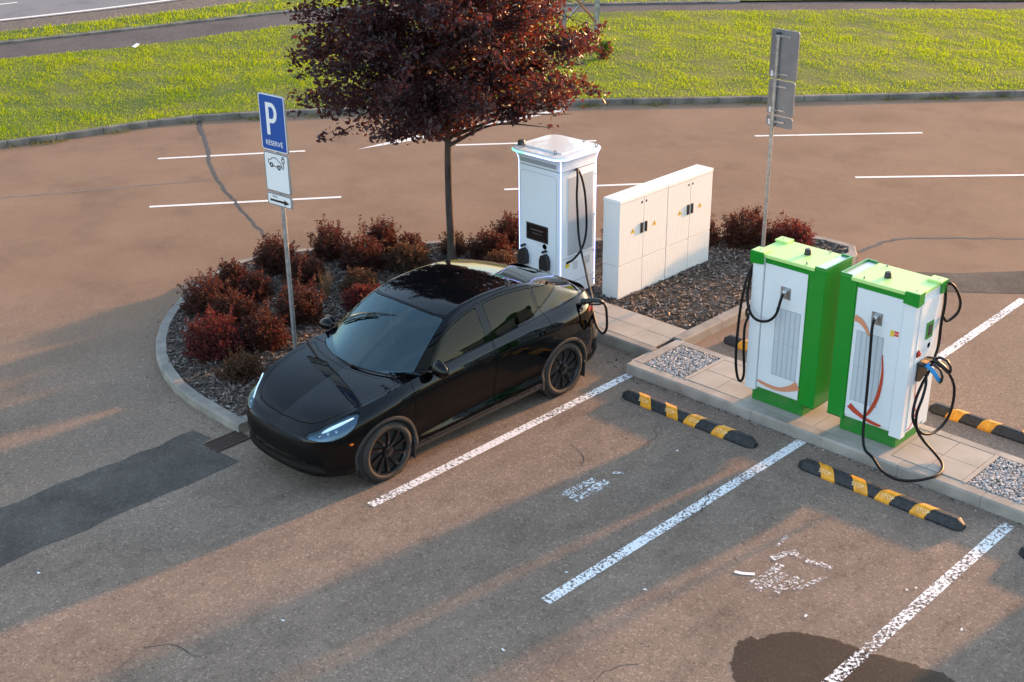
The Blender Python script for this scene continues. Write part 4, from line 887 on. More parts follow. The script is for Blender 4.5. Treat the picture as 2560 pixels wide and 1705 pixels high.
SHR = [(-8.30, -2.62, .48, .72, 'large dark red shrub with one tall shoot at the left end of the bed', None, 1.25, 1),
 (-8.80, -1.85, .33, .55, 'dark shrub at the far left kerb, behind the large one with a tall shoot', None, .9, 2),
 (-8.20, -1.85, .33, .50, 'small dark red shrub left of the parking sign, second row from the road', None, .9, 3),
 (-7.66, -2.60, .42, .58, 'orange-tipped red shrub in the middle of the left cluster', None, 1.1, 6),
 (-6.95, -3.42, .50, .75, 'brightest crimson shrub, nearest the curved kerb at the left', shrub_bright, 1.4, 6),
 (-6.72, -2.80, .44, .60, 'rounded red shrub just left of the parking sign pole', None, 1.2, 2),
 (-6.12, -3.58, .34, .42, 'sparse brown low shrub by the front corner of the car', shrub_brown, .6, 2),
 (-8.92, -.95, .42, .70, 'tall red shrub by the far kerb, behind the parking sign pole', None, 1.2, 4),
 (-8.15, -.98, .40, .58, 'dark red shrub just right of the sign pole, second row', None, 1.0, 3),
 (-8.72, -.05, .34, .72, 'upright red shrub with feathery top standing by the far kerb', None, 1.1, 7),
 (-7.95, -.02, .44, .72, 'broad bushy red shrub midway between sign pole and tree', None, 1.3, 4),
 (-8.35, .72, .32, .66, 'pointed red shrub at the far kerb, left of the tree', None, 1.0, 6),
 (-7.95, .98, .30, .42, 'small red shrub low behind the wide brown one', None, .8, 2),
 (-7.50, .50, .50, .48, 'wide low brownish shrub just left of the tree trunk', shrub_brown, 1.2, 4),
 (-7.02, -1.95, .42, .75, 'red shrub right beside the foot of the parking sign pole', None, 1.1, 6),
 (-6.75, -1.05, .36, .45, 'bright red small shrub against the windscreen side of the car', shrub_bright, .9, 3),
 (-7.30, -.60, .36, .42, 'low dark shrub behind the dry grass tuft', shrub_brown, .7, 2),
 (-7.42, 1.42, .26, .48, 'small yellowish red shrub directly behind the tree trunk', shrub_brown, .7, 2),
 (-6.78, 1.62, .44, .62, 'bushy red shrub right of the tree trunk', None, 1.2, 3),
 (-7.00, 2.30, .34, .66, 'tall-shooted red shrub behind, left of the white charger', None, 1.0, 7),
 (-6.30, 1.35, .34, .42, 'low brown-red shrub touching the left side of the white charger', shrub_brown, .9, 2),
 (-5.55, 3.35, .35, .75, 'red shrub glimpsed between the white charger and the cabinets', None, .9, 3),
 (-4.78, 4.45, .40, .62, 'red shrub right behind the end of the white cabinets', None, 1.1, 4),
 (-4.22, 4.95, .50, .78, 'largest red shrub behind the back-facing signpost', None, 1.4, 5),
 (-3.62, 5.32, .46, .60, 'crimson shrub at the far right corner of the bed', shrub_bright, 1.2, 3)]
for a in SHR: shrub(*a)
# dry grass tuft
m = MB()
for k in range(150):
    a = random.uniform(0, 6.28); L = random.uniform(.25, .55); s_ = random.uniform(.02, .16); w_ = .003; dx, dy = math.cos(a), math.sin(a)
    m.add([(dx*.02-dy*w_, dy*.02+dx*w_, 0), (dx*.02+dy*w_, dy*.02-dx*w_, 0), (dx*s_, dy*s_, L)], [(0, 1, 2)])
o = m.build('grass_tuft', P('dry_grass', (.22, .14, .07), .8)); tag(o, 'dry straw-coloured ornamental grass tuft among the red shrubs', 'grass tuft', loc=(-7.45, -1.12, .08))
# weeds on the lawn side of the tree (leafy green sapling)
weed = leafmat('sapling_leaves', [(.07, .15, .012), (.10, .19, .02), (.15, .22, .03)], (.3, .42, .03), .5, .3, .3)
def sapling(x, y, h, label):
    t = thing('sapling', label, 'sapling', (x, y, .1)); st = MB(); pts = []
    for k in range(9):
        a = k*2.4; e = np.array([math.cos(a)*.28*h, math.sin(a)*.28*h, h*random.uniform(.6, 1)]); st.tube([(0, 0, 0), e*.5+[0, 0, .08], e], [.012, .008, .004], 4)
        w_ = rng.uniform(.2, 1, 70)[:, None]; pts.append(e*w_+rng.normal(0, .11*h, (70, 3)))
    st.build('stem', stemm, t); V, F = leaves(np.vstack(pts), .055, 0); mk('foliage', V, F, weed, t)
sapling(-15.1, 14.2, .5, 'green leafy sapling on the lawn just right of the purple tree')
# ================================================================ LATTICE PYLON
steel = noise_mix(P('galvanised_steel', (.32, .33, .34), .5, metal=.75), (.24, .25, .26), (.42, .43, .44), 12)
py = thing('lattice_pylon', 'galvanised steel lattice pylon on the lawn behind the tree', 'pylon', (-18.16, 16.7, .1), R(44.4))
for sx in (-1, 1):
    m = MB(); x = sx*.475; m.box(x-.075, x+.075, -.012, .0, 0, 9); m.box(x-.075, x-.063, 0, .07, 0, 9); m.box(x+.063, x+.075, 0, .07, 0, 9); m.build('leg', steel, py)
rust = P('rusty_brace', (.28, .13, .06), .7)
for k in range(8):
    z0 = .25+k*1.05; d = .44 if k % 2 else -.44
    for q_, mt in ((-.025, rust), (.03, steel)): m = MB(); m.tube([(-d if q_ < 0 else d, q_, z0), (d if q_ < 0 else -d, q_, z0+1.0)], .034, 4); m.build('brace', mt, py)
# ================================================================ SIGNS
galv = noise_mix(P('galvanised_post', (.42, .43, .44), .38, metal=.7), (.34, .35, .36), (.50, .51, .52), 20)
plate_back = noise_mix(P('plate_back', (.2, .2, .21), .5, metal=.3), (.20, .20, .21), (.25, .25, .26), 4)
sign_blue = P('sign_blue', (.005, .075, .34), .35, spec=.5); sign_white = P('sign_white', (.80, .82, .84), .35); black = P('sign_black', (.012, .012, .013), .5)
def text_mesh(txt, size, mat, parent, loc, rot, name='lettering', ext=.0006, align='CENTER', off=0):
    cu = bpy.data.curves.new('t', 'FONT'); cu.body = txt; cu.size = size; cu.align_x = align; cu.align_y = 'CENTER'; cu.extrude = ext; cu.offset = off
    o = bpy.data.objects.new('t', cu); C.objects.link(o); dg = bpy.context.evaluated_depsgraph_get(); me = bpy.data.meshes.new_from_object(o.evaluated_get(dg)); bpy.data.objects.remove(o)
    me.materials.clear(); me.materials.append(mat); q = bpy.data.objects.new(name, me); C.objects.link(q); q.parent = parent; q.location = loc; q.rotation_euler = rot; return q
def stroke(m, pts, w_, y, closed=False):
    """flat polyline ribbon in the x-z plane at depth y (facing -y)"""
    pts = [np.array(p_, float) for p_ in pts]; n = len(pts); L, Rr = [], []
    for i in range(n):
        a = pts[i-1] if (i > 0 or closed) else pts[i]; b_ = pts[(i+1) % n] if (i < n-1 or closed) else pts[i]
        d = b_-a; d /= np.hypot(*d)+1e-9; nn = np.array([-d[1], d[0]])*w_/2; L.append(pts[i]+nn); Rr.append(pts[i]-nn)
    v = [(p_[0], y, p_[1]) for p_ in L]+[(p_[0], y, p_[1]) for p_ in Rr]; rg_ = range(n if closed else n-1)
    m.add(v, [(i, (i+1) % n, n+(i+1) % n, n+i) for i in rg_])
def sign(loc, rz, label, lat=0):
    t = thing('parking_sign', label, 'sign', loc, rz)
    m = MB(); m.tube([(0, 0, 0), (0, 0, 3.68)], .030, 16); m.build('post', galv, t, smooth=True, angle=40)
    m = MB(); m.lathe([(.031, 3.665), (.034, 3.67), (.034, 3.69), (0, 3.695)], 16); m.build('post_cap', black, t)
    for i, (z0, h, kind) in enumerate(((3.03, .70, 'P'), (2.505, .505, 'E'), (2.325, .16, 'A'))):
        w2 = .235 if i == 0 else .225; y = -.055
        m = MB(); m.prism([(x+lat, z_) for x, z_ in rrect(-w2, w2, z0, z0+h, .035)], y, y+.022, 'y'); pl_ = fixn(m.build('sign_plate', plate_back, t))
        m = MB(); f_ = [(x+lat, y-.0015, z_) for x, z_ in rrect(-w2+.002, w2-.002, z0+.002, z0+h-.002, .033)]; m.add(f_, [tuple(range(len(f_)))]); m.build('face', sign_white, pl_)
        ins = .014 if i == 0 else .010
        m = MB(); f_ = [(x+lat, y-.003, z_) for x, z_ in rrect(-w2+ins, w2-ins, z0+ins, z0+h-ins, .026)]
        if i == 0: m.add(f_, [tuple(range(len(f_)))]); m.build('field', sign_blue, pl_)
        else: stroke(m, [(a, c_) for a, _, c_ in f_], .009, y-.003, True); m.build('border', black, pl_)
        if kind == 'P':
            m = MB(); bx = lat-.085; zb_, zt = z0+.20, z0+.60
            m.add([(bx-.027, y-.005, zb_), (bx+.030, y-.005, zb_), (bx+.030, y-.005, zt), (bx-.027, y-.005, zt)], [(0, 1, 2, 3)])
            arc = [(bx+.030, zt-.026)]+[(bx+.075+.072*math.cos(a), zt-.125+.099*math.sin(a)) for a in np.linspace(math.pi/2, -math.pi/2, 14)]+[(bx+.030, zt-.224)]
            stroke(m, arc, .053, y-.005); m.build('letter', sign_white, pl_)
            text_mesh('RÉSERVÉ', .084, sign_white, pl_, (lat, y-.005, z0+.095), (R(90), 0, 0), off=.0004)
            m = MB(); stroke(m, [(a, c_) for a, _, c_ in [(x+lat, 0, z_) for x, z_ in rrect(-w2+.009, w2-.009, z0+.009, z0+h-.009, .028)]], .010, y-.0045, True); m.build('border', sign_white, pl_)
        if kind == 'E':
            m = MB(); S_ = lambda p_: [(lat-.15+x*.37, z0+.215+z_*.38) for x, z_ in p_]; yy = y-.005
            stroke(m, S_([(.05, .37), (.02, .44), (.02, .52), (.12, .50), (.22, .58), (.42, .60), (.53, .50), (.62, .47), (.66, .36), (.60, .33), (.60, .33)]), .010, yy)
            stroke(m, S_([(.05, .37), (.10, .35)]), .010, yy); stroke(m, S_([(.23, .33), (.45, .30)]), .010, yy)
            for cx, cz in ((.165, .34), (.525, .295)):
                stroke(m, S_([(cx+.062*math.cos(a), cz+.062*math.sin(a)) for a in np.linspace(0, 6.283, 17)][:-1]), .018, yy, True)
            stroke(m, S_([(.70, .62), (.70, .53), (.73, .48), (.79, .48), (.82, .53), (.82, .62), (.70, .62)]), .012, yy); stroke(m, S_([(.73, .62), (.73, .70)]), .010, yy); stroke(m, S_([(.79, .62), (.79, .70)]), .010, yy)
            stroke(m, S_([(.76, .48), (.77, .38), (.75, .29), (.68, .27), (.68, .40)]), .010, yy); m.build('car_and_plug_symbol', black, pl_)
        if kind == 'A':
            m = MB(); zc = z0+.065; m.add([(lat-.17, y-.005, zc-.014), (lat+.10, y-.005, zc-.014), (lat+.10, y-.005, zc+.014), (lat-.17, y-.005, zc+.014)], [(0, 1, 2, 3)])
            m.add([(lat+.09, y-.005, zc-.036), (lat+.185, y-.005, zc), (lat+.09, y-.005, zc+.036)], [(0, 1, 2)]); m.build('arrow', black, pl_)
            text_mesh('375 m', .034, black, pl_, (lat-.08, y-.005, z0+.118), (R(90), 0, 0))
        # clamps on the back
        for dz in ((.07, h-.09) if h > .3 else (h/2,)):
            m = MB(); m.box(lat-.10, lat+.10, y+.021, y+.036, z0+dz-.014, z0+dz+.014, .004); m.tube([(.034*math.cos(a), .034*math.sin(a), z0+dz) for a in np.linspace(-.3, 3.44, 12)], .007, 5); m.box(-.055, -.03, -.02, .0, z0+dz-.012, z0+dz+.012); m.build('clamp', galv, t)
        m = MB(); m.box(lat+w2-.07-(.0), lat+w2-.035, y+.0225, y+.0245, z0+.02, z0+min(.10, h*.6)); m.build('sticker', sign_white, pl_)
    return t
sign((-5.88, -2.88, -.045), R(4.3), 'blue and white reserved parking sign on a pole, facing the camera', lat=.012)
sign((-3.30, 4.02, .05), R(178), 'grey signpost seen from behind, standing near the green chargers', lat=-.095)
# ================================================================ WHEEL STOPS
stoprub = noise_mix(P('black_rubber', (.012, .012, .013), .6), (.010, .011, .013), (.028, .028, .030), 25, 5, bump=.25, bscale=80, bdist=.003)
stopyel = noise_mix(P('yellow_band', (.7, .30, .02), .45), (.62, .25, .010), (.88, .38, .015), 16, 6)
emboss = P('embossed_yellow', (.90, .66, .34), .5)
G_ST = 'black and yellow wheel stops'
def wheel_stop(cx, cy, rz, label):
    t = thing('wheel_stop', label, 'wheel stop', (cx, cy, 0), rz, G_ST); L, h = .985, .115
    prof = [(-.088, 0), (-.088, .025), (-.048, .098), (-.022, .112), (.022, .112), (.048, .098), (.088, .025), (.088, 0)]
    def sect(x, off=0, e=1.0): return [(x, y*e*(1+off/.09), z_*e+(off if z_ > .03 else 0)) for y, z_ in prof]
    def body(xs, off=0, sl=None):
        v = []
        for x, e in xs: v += sect(x, off, e)
        if sl:
            v = [(x+sl*(y/.088), y, z_) for x, y, z_ in v]
        k = len(prof); n = len(xs); return v, [(i*k+j, i*k+j+1, (i+1)*k+j+1, (i+1)*k+j) for i in range(n-1) for j in range(k-1)]+[tuple(range(k))[::-1], tuple((n-1)*k+j for j in range(k))]
    m = MB(); m.add(*body([(-L, .55), (-L+.015, .62), (-L+.07, 1), (L-.07, 1), (L-.015, .62), (L, .55)])); fixn(m.build('body', stoprub, t))
    for k in range(4):
        x0 = (-.66, -.25, .17, .58)[k]; m = MB(); m.add(*body([(x0-.085, 1), (x0+.085, 1)], .0022, -.085 if k < 2 else .08)); fixn(m.build('yellow_band', stopyel, t))
        text_mesh('STOP', .062, emboss, t, (x0+(.03 if k < 2 else -.03), -.066, .0745), (R(58), 0, 0), 'lettering', .0012)
    for k in range(5):
        m = MB(); m.lathe([(0, .1135), (.015, .1135), (.017, .113)], 12, (-.83+k*.415, .0, 0)); m.build('bolt_hole', black, t)
wheel_stop(-1.275, -.515, 0, 'wheel stop in the bay right of the black car')
wheel_stop(1.295, -.515, 0, 'wheel stop in front of the right-hand green charger')
wheel_stop(3.87, -.515, 0, 'wheel stop only just showing at the right edge of the photo')
wheel_stop(-1.33, 1.72, math.pi, 'wheel stop behind the left-hand green charger, mostly hidden')
wheel_stop(1.70, 1.75, math.pi, 'wheel stop beyond the kerb, behind the right-hand green charger')
# drain
gr = P('rusty_iron', (.07, .038, .026), .8); t = thing('drain_grate', 'rusty iron drain grate at the corner of the kerb by the car', 'drain', (-4.915, -4.64, 0))
m = MB(); m.box(-.14, .14, -.235, .235, .0, .006); m.build('pit', black, t)
m = MB()
for a in ((-.14, .14, -.235, -.215), (-.14, .14, .215, .235), (-.14, -.125, -.215, .215), (.125, .14, -.215, .215)): m.box(*a, .0, .016)
m.build('frame', gr, t)
m = MB()
for k in range(13): y = -.20+k*.033; m.box(-.125, .125, y, y+.014, .006, .014)
m.build('grate_bars', gr, t)
# ================================================================ GREEN CHARGERS
cab_white = noise_mix(P('charger_white', (.70, .74, .78), .32, spec=.5), (.69, .735, .775), (.74, .785, .82), 2, 5)
cab_green = P('charger_green', (.006, .24, .020), .30, coat=.35); lid_green = P('charger_lid', (.50, .78, .26), .42)
grille = P('grille_grey', (.38, .42, .46), .6); grille2 = P('filter_pleats', (.50, .55, .60), .7); hosem = P('black_hose', (.006, .006, .007), .5, spec=.22); swoosh = P('swoosh_red', (.50, .06, .025), .45); swoosh2 = P('swoosh_orange', (.66, .27, .15), .5)
plasm = P('black_plastic', (.015, .015, .016), .4); metalp = P('outlet_metal', (.5, .52, .54), .35, metal=.9); screenm = P('charger_screen', (.02, .035, .03), .08)
def arcpts(pts, n=8): return [tuple(q) for q in spline(pts, n)]
def taper(m, pts, ws, y, sgn=1):
    q = np.array(spline(pts, 8)); d = np.gradient(q, axis=0); d /= np.hypot(d[:, 0], d[:, 1])[:, None]; nn = np.stack([-d[:, 1], d[:, 0]], 1); w_ = np.interp(np.linspace(0, 1, len(q)), np.linspace(0, 1, len(ws)), ws)[:, None]/2
    a, b_ = q+nn*w_, q-nn*w_; k = len(q); m.add([(x*1.0, y, z_) for x, z_ in a]+[(x, y, z_) for x, z_ in b_], [(i, i+1, k+i+1, k+i) if sgn > 0 else (k+i, k+i+1, i+1, i) for i in range(k-1)])
def swap_x(m, xpos):  # move a ribbon drawn in x-z onto the +x end face
    m.v = [(xpos, x, z_) for x, y, z_ in m.v]; return m
plinth_green = noise_mix(P('dusty_plinth_green', (.006, .22, .02), .5), (.010, .20, .02), (.07, .20, .05), 7, 9, .45, .8)
def green_charger(loc, rz, label):
    t = thing('green_charger', label, 'charging station', loc, rz, 'green and white fast chargers')
    m = MB(); m.box(-.315, .40, -.245, .245, 0, .20, .004); m.build('plinth', plinth_green, t)
    m = MB(); m.box(-.475, -.265, -.285, .285, .155, 1.905, .008); sp_ = m.build('side_housing', cab_green, t)
    m = MB(); m.box(-.478, -.30, -.288, .288, .165, .17); m.build('seam', black, sp_)
    m = MB(); m.box(-.262, .470, -.262, .262, .19, 1.865, .004); bd = m.build('body', cab_white, t)
    for sy in (-1, 1):
        y0, y1 = sorted((sy*.262, sy*.282))
        m = MB(); m.box(-.250, .322, y0, y1, .225, 1.80, .005); dp = m.build('front_panel', cab_white, t)
        m = MB(); m.box(-.262, .33, *sorted((sy*.262, sy*.276)), 1.803, 1.868, .0); m.box(-.262, -.252, *sorted((sy*.262, sy*.280)), .20, 1.803); m.build('green_edge', cab_green, t)
        m = MB(); m.box(.332, .478, *sorted((sy*.20, sy*.305)), .16, 1.865, .006); m.build('corner_column', cab_white, t)
        # vent
        ya = sy*.283; m = MB(); m.box(-.205, .135, *sorted((sy*.2815, sy*.2835)), .43, 1.30); vg = m.build('vent_grille', grille, dp)
        m = MB()
        for k in range(5): x = -.195+k*.066; m.box(x, x+.052, *sorted((sy*.2835, sy*.286)), .44, .862); m.box(x, x+.052, *sorted((sy*.2835, sy*.286)), .868, 1.29)
        m.build('filter', grille2, vg)
        # hose outlet
        m = MB(); m.box(-.045, .09, *sorted((sy*.2815, sy*.285)), 1.43, 1.575); m.build('outlet_plate', metalp, dp)
        m = MB(); m.tube([(.02, sy*.27, 1.535), (.02, sy*.315, 1.53), (.02, sy*.335, 1.50)], [.028, .030, .028], 12); m.build('cable_gland', metalp, dp, smooth=True)
        m = MB()
        if sy < 0:
            ys = -.2895
            taper(m, [(-.245, 1.44), (-.17, 1.42), (-.10, 1.36), (-.045, 1.27)], [.075, .07, .05, .02], ys); m.build('swoosh', swoosh2, dp)
            m = MB(); taper(m, [(.14, 1.10), (.165, .85), (.14, .58), (.06, .36), (-.02, .25)], [.012, .030, .045, .040, .012], ys); taper(m, [(-.20, .36), (-.12, .31), (.02, .255), (.16, .232), (.22, .236)], [.07, .065, .045, .04, .02], -.2902); m.build('swoosh', swoosh, dp)
        else:
            taper(m, [(-.245, .395), (-.14, .325), (.0, .27), (.15, .265), (.29, .285), (.32, .295)], [.11, .075, .05, .045, .035, .012], .2895, -1); m.build('swoosh', swoosh2, dp)
    # lid with corner brackets, recessed tray, beacon
    m = MB(); m.box(-.330, .478, -.300, .300, 1.868, 1.908, .006); m.build('lid', lid_green, t)
    m = MB(); m.box(-.475, -.333, -.27, .27, 1.900, 1.9075); m.build('tray', metalp, sp_); m = MB(); m.box(-.475, -.455, -.288, .288, 1.905, 1.928); m.box(-.455, -.333, -.288, -.27, 1.905, 1.928); m.box(-.455, -.333, .27, .288, 1.905, 1.928); m.build('tray_rim', cab_green, sp_)
    for sy in (-1, 1):
        m = MB(); y0, y1 = sorted((sy*.165, sy*.315)); m.box(.335, .505, y0, y1, 1.908, 1.932, .004); m.build('lid_bracket', lid_green, t)
        m = MB(); ya, yb = sorted((sy*.308, sy*.328))
        m.prism([(.325, 1.79), (.505, 1.775), (.512, 1.925), (.338, 1.925)], ya, yb, 'y'); m.prism([(sy*.20, 1.79), (sy*.325, 1.775), (sy*.325, 1.925), (sy*.20, 1.925)], .482, .508, 'x'); fixn(m.build('corner_bracket', cab_green, t))
    m = MB(); m.lathe([(.0, 1.975), (.028, 1.975), (.036, 1.965), (.042, 1.91), (.05, 1.906)], 20, (-.03, -.04, 0)); m.build('beacon', plasm, t, smooth=True, angle=40)
    for x, y in ((.43, -.24), (.43, .24), (-.2, .25), (-.2, -.25)): m = MB(); m.lathe([(0, 1.938), (.009, 1.937), (.011, 1.908)], 8, (x, y, 0)); m.build('lid_bolt', steel, t)
    # end face
    m = MB(); m.box(.470, .484, -.195, .195, .22, 1.79, .004); ef = m.build('end_panel', cab_white, t)
    m = MB(); m.box(.484, .494, -.02, .13, 1.30, 1.50, .003); fr_ = m.build('screen_frame', cab_green, ef); m = MB(); m.box(.494, .4955, .008, .10, 1.335, 1.465); m.build('screen', screenm, fr_)
    m = MB(); m.lathe([(0, .512), (.024, .510), (.026, .498), (.034, .497), (.034, .484)], 16, (0, -.145, 1.17), 'x'); m.build('emergency_button', P('red_button', (.45, .03, .02), .3), ef, smooth=True, angle=40)
    m = MB(); m.lathe([(.036, .4865), (.044, .4865)], 16, (0, -.145, 1.17), 'x'); m.build('button_ring', P('yellow_ring', (.7, .45, .02), .5), ef)
    m = MB()
    for k in range(4): m.box(.4842, .4846, -.08+.0*k, .04+.01*(k % 2), 1.205-.018*k, 1.209-.018*k)
    m.build('fine_print', grille, ef)
    m = MB(); m.lathe([(.030, .4848), (.033, .4848)], 20, (0, .09, 1.20), 'x'); m.build('stamp', grille, ef)
    m = MB(); m.prism([(-.14, .84), (-.13, 1.06), (.07, 1.06), (.11, .94), (.11, .86), (-.04, .80)], .484, .50, 'x'); m.box(.49, .56, -.15, .10, 1.03, 1.065, .006); fixn(m.build('holster', plasm, ef))
    m = MB(); m.box(.50, .575, -.10, -.02, 1.064, 1.072); m.box(.50, .575, .0, .08, 1.064, 1.072); m.build('holster_label', P('label_orange', (.62, .30, .10), .5), ef)
    m = MB(); taper(m, [(-.10, .80), (-.085, .62), (-.04, .46), (.02, .36)], [.012, .024, .020, .010], 0); taper(m, [(.10, .56), (.0, .40), (-.10, .26), (-.18, .235)], [.012, .022, .02, .016], 0); swap_x(m, .4855).build('swoosh', swoosh, ef)
    m = MB(); m.box(.345, .465, -.3072, -.3068, 1.33, 1.34) if False else m.box(.20, .245, -.2836, -.2826, 1.345, 1.42); m.build('warning_label', P('label_yellow', (.75, .55, .05), .5), t); m = MB(); m.box(.248, .30, -.2836, -.2826, 1.36, 1.385); m.box(.248, .30, -.2836, -.2826, 1.392, 1.42); m.build('warning_label', P('label_red', (.65, .06, .03), .5), t)
    return t
G2L, G1L = (.605, .575, .14), (-.50, .525, .14)
green_charger(G2L, 0, 'green and white charger with screen, blue connector and hanging black hoses')
green_charger(G1L, math.pi, 'left-hand of the two green chargers, its end with screen turned away')
green_charger((4.05, .575, .14), math.pi, 'third green charger on the island, standing out of the photo to the right') if True else None
# hoses and connectors (world coordinates)
def hose(name, pts, r_, label, cat='cable', n=6, mat=None):
    o = MB().tube(spline(pts, n), r_, 10).build(name, mat or hosem, None, smooth=True); return tag(o, label, cat, 'charging cables')
hose('charging_cable', [(.625, .27, 1.675), (.625, .235, 1.655), (.63, .20, 1.55), (.655, .17, 1.30), (.675, .155, .95), (.70, .12, .62), (.74, .06, .32), (.82, -.01, .19), (.96, -.08, .165), (1.15, -.20, .12), (1.36, -.26, .125), (1.53, -.20, .15), (1.64, -.04, .165), (1.66, .15, .162), (1.58, .33, .165), (1.42, .44, .20), (1.30, .40, .32), (1.26, .28, .50), (1.27, .21, .72), (1.29, .25, .90), (1.25, .38, 1.0), (1.20, .46, 1.08)], .0165, 'black hose from the front of the right green charger, looping over the kerb')
hose('charging_cable', [(1.10, .86, 2.0), (1.14, .90, 2.02), (1.18, .98, 1.93), (1.18, 1.12, 1.74), (1.16, 1.12, 1.60), (1.12, .98, 1.54), (1.10, .90, 1.62)], .0165, 'short hose loop at the top rear corner of the right green charger')
hose('charging_cable', [(1.10, .86, 2.0), (1.12, .865, 1.8), (1.12, .84, 1.55), (1.13, .82, 1.28), (1.19, .55, 1.10), (1.16, .48, .95), (1.19, .30, .80), (1.22, .24, .62), (1.28, .34, .44), (1.32, .55, .36), (1.34, .78, .40), (1.35, .90, .55), (1.35, .90, .80), (1.32, .80, 1.0), (1.28, .70, 1.10), (1.22, .62, 1.14)], .0165, 'black hose hanging down the end face of the right green charger')
hose('charging_cable', [(-.52, .225, 1.675), (-.52, .19, 1.66), (-.525, .15, 1.58), (-.56, .13, 1.40), (-.66, .12, 1.29), (-.80, .12, 1.26), (-.92, .14, 1.32), (-1.0, .18, 1.48), (-1.01, .22, 1.68), (-1.0, .25, 1.86)], .0165, 'hose loop across the front of the left green charger')
hose('charging_cable', [(-1.0, .26, 1.86), (-1.01, .17, 1.74), (-1.02, .10, 1.48), (-1.03, .07, 1.08), (-1.03, .07, .70), (-1.02, .11, .46), (-1.01, .18, .37), (-1.0, .22, .47), (-1.0, .18, .80), (-1.0, .17, 1.10), (-1.0, .25, 1.22), (-1.0, .36, 1.24)], .0165, 'long hose loop hanging off the end of the left green charger')
def ring_thing(x, y, z_, label):
    o = MB().tube([(.022*math.cos(a), .0, .022*math.sin(a)) for a in np.linspace(0, 6.283, 14)], .007, 6, cap=False).build('hose_hanger', P('brass_hanger', (.35, .25, .12), .45, metal=.8)); tag(o, label, 'hanger', loc=(x, y, z_))
ring_thing(1.10, .86, 2.0, 'brass ring at the rear top corner of the right green charger'); ring_thing(-1.0, .26, 1.86, 'brass ring at the top left corner of the left green charger')
def connector(loc, rot, mat, label, name='charging_connector'):
    t = thing(name, label, 'connector', loc, 0, 'charging connectors'); t.rotation_euler = rot
    m = MB(); m.tube([(0, 0, 0), (.03, 0, -.005), (.06, 0, -.02), (.13, 0, -.075), (.19, 0, -.14)], [.036, .036, .030, .026, .024], 10); m.build('grip', mat, t, smooth=True)
    m = MB(); m.tube([(.05, 0, .015), (.10, 0, .03), (.17, 0, .0), (.21, 0, -.07), (.21, 0, -.13), (.19, 0, -.15)], [.018, .017, .016, .016, .017, .02], 8); m.build('handle', plasm, t, smooth=True)
    m = MB(); m.lathe([(0, -.05), (.032, -.05), (.036, -.045), (.036, .0), (0, .0)], 14, (0, 0, 0), 'x'); m.build('nose', plasm, t, smooth=True, angle=40)
    return t
bluep = P('blue_plastic', (.02, .26, .62), .35)
connector((1.15, .52, 1.17), (0, R(6), R(8)), bluep, 'bright blue connector hung on the end of the right green charger')
connector((1.15, .64, 1.19), (0, R(-5), R(22)), plasm, 'black connector hung beside the blue one')
connector((-1.03, .55, 1.20), (0, 0, R(180)), plasm, 'black connector hung on the end of the left green charger')
# ================================================================ WHITE CHARGER
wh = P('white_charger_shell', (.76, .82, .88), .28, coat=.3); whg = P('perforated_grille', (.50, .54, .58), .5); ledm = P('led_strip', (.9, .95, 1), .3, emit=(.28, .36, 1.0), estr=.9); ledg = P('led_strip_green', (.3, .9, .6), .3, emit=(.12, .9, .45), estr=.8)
def rr(x0, x1, y0, y1, r_, z_, n=6): return [(x, y, z_) for x, y in rrect(x0, x1, y0, y1, r_, n)]
def loft(m, rings, cap=True):
    k = len(rings[0]); v = [p_ for q in rings for p_ in q]; f = [(i*k+j, i*k+(j+1) % k, (i+1)*k+(j+1) % k, (i+1)*k+j) for i in range(len(rings)-1) for j in range(k)]
    if cap: f += [tuple(range(k))[::-1], tuple((len(rings)-1)*k+j for j in range(k))]
    m.add(v, f); return m
wc = thing('white_charger', 'tall white charger with glowing blue-white light strips behind the car', 'charging station', (-5.17, 1.42, .14)); wc.scale = (1.06, 1.0, 1.02)
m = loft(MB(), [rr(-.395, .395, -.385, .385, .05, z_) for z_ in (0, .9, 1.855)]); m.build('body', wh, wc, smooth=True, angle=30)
m = loft(MB(), [rr(-.388, .388, -.378, .378, .05, z_) for z_ in (1.855, 1.866)], False); m.build('seam', black, wc)
rings = [rr(-.395, .395, -.385, .385, .05, 1.866)]
for k in range(1, 9):
    u_ = k/8; e = .085*u_**2.4; rings.append(rr(-.395-e, .395+e, -.385-e*1.4, .385+e, .05+e*1.5, 1.866+.20*u_))
rings.append(rr(-.48, .48, -.504, .47, .178, 2.085)); rings.append(rr(-.468, .468, -.49, .458, .168, 2.097))
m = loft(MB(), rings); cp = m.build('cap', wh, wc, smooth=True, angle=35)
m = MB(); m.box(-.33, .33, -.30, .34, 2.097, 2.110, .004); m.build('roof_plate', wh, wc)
for x, y in ((-.30, -.36), (.27, -.36), (-.14+.28, .40), (.42, .33)):
    m = MB(); m.tube([(x+.024*math.cos(a), y, 2.128+.024*math.sin(a)) for a in np.linspace(0, 6.283, 13)], .006, 5, cap=False); m.box(x-.012, x+.012, y-.012, y+.012, 2.096, 2.108); m.build('lifting_eye', steel, wc)
m = MB(); m.lathe([(0, 2.165), (.04, 2.165), (.05, 2.15), (.056, 2.095)], 18, (-.40, -.30, 0)); m.build('beacon', plasm, wc, smooth=True, angle=40)
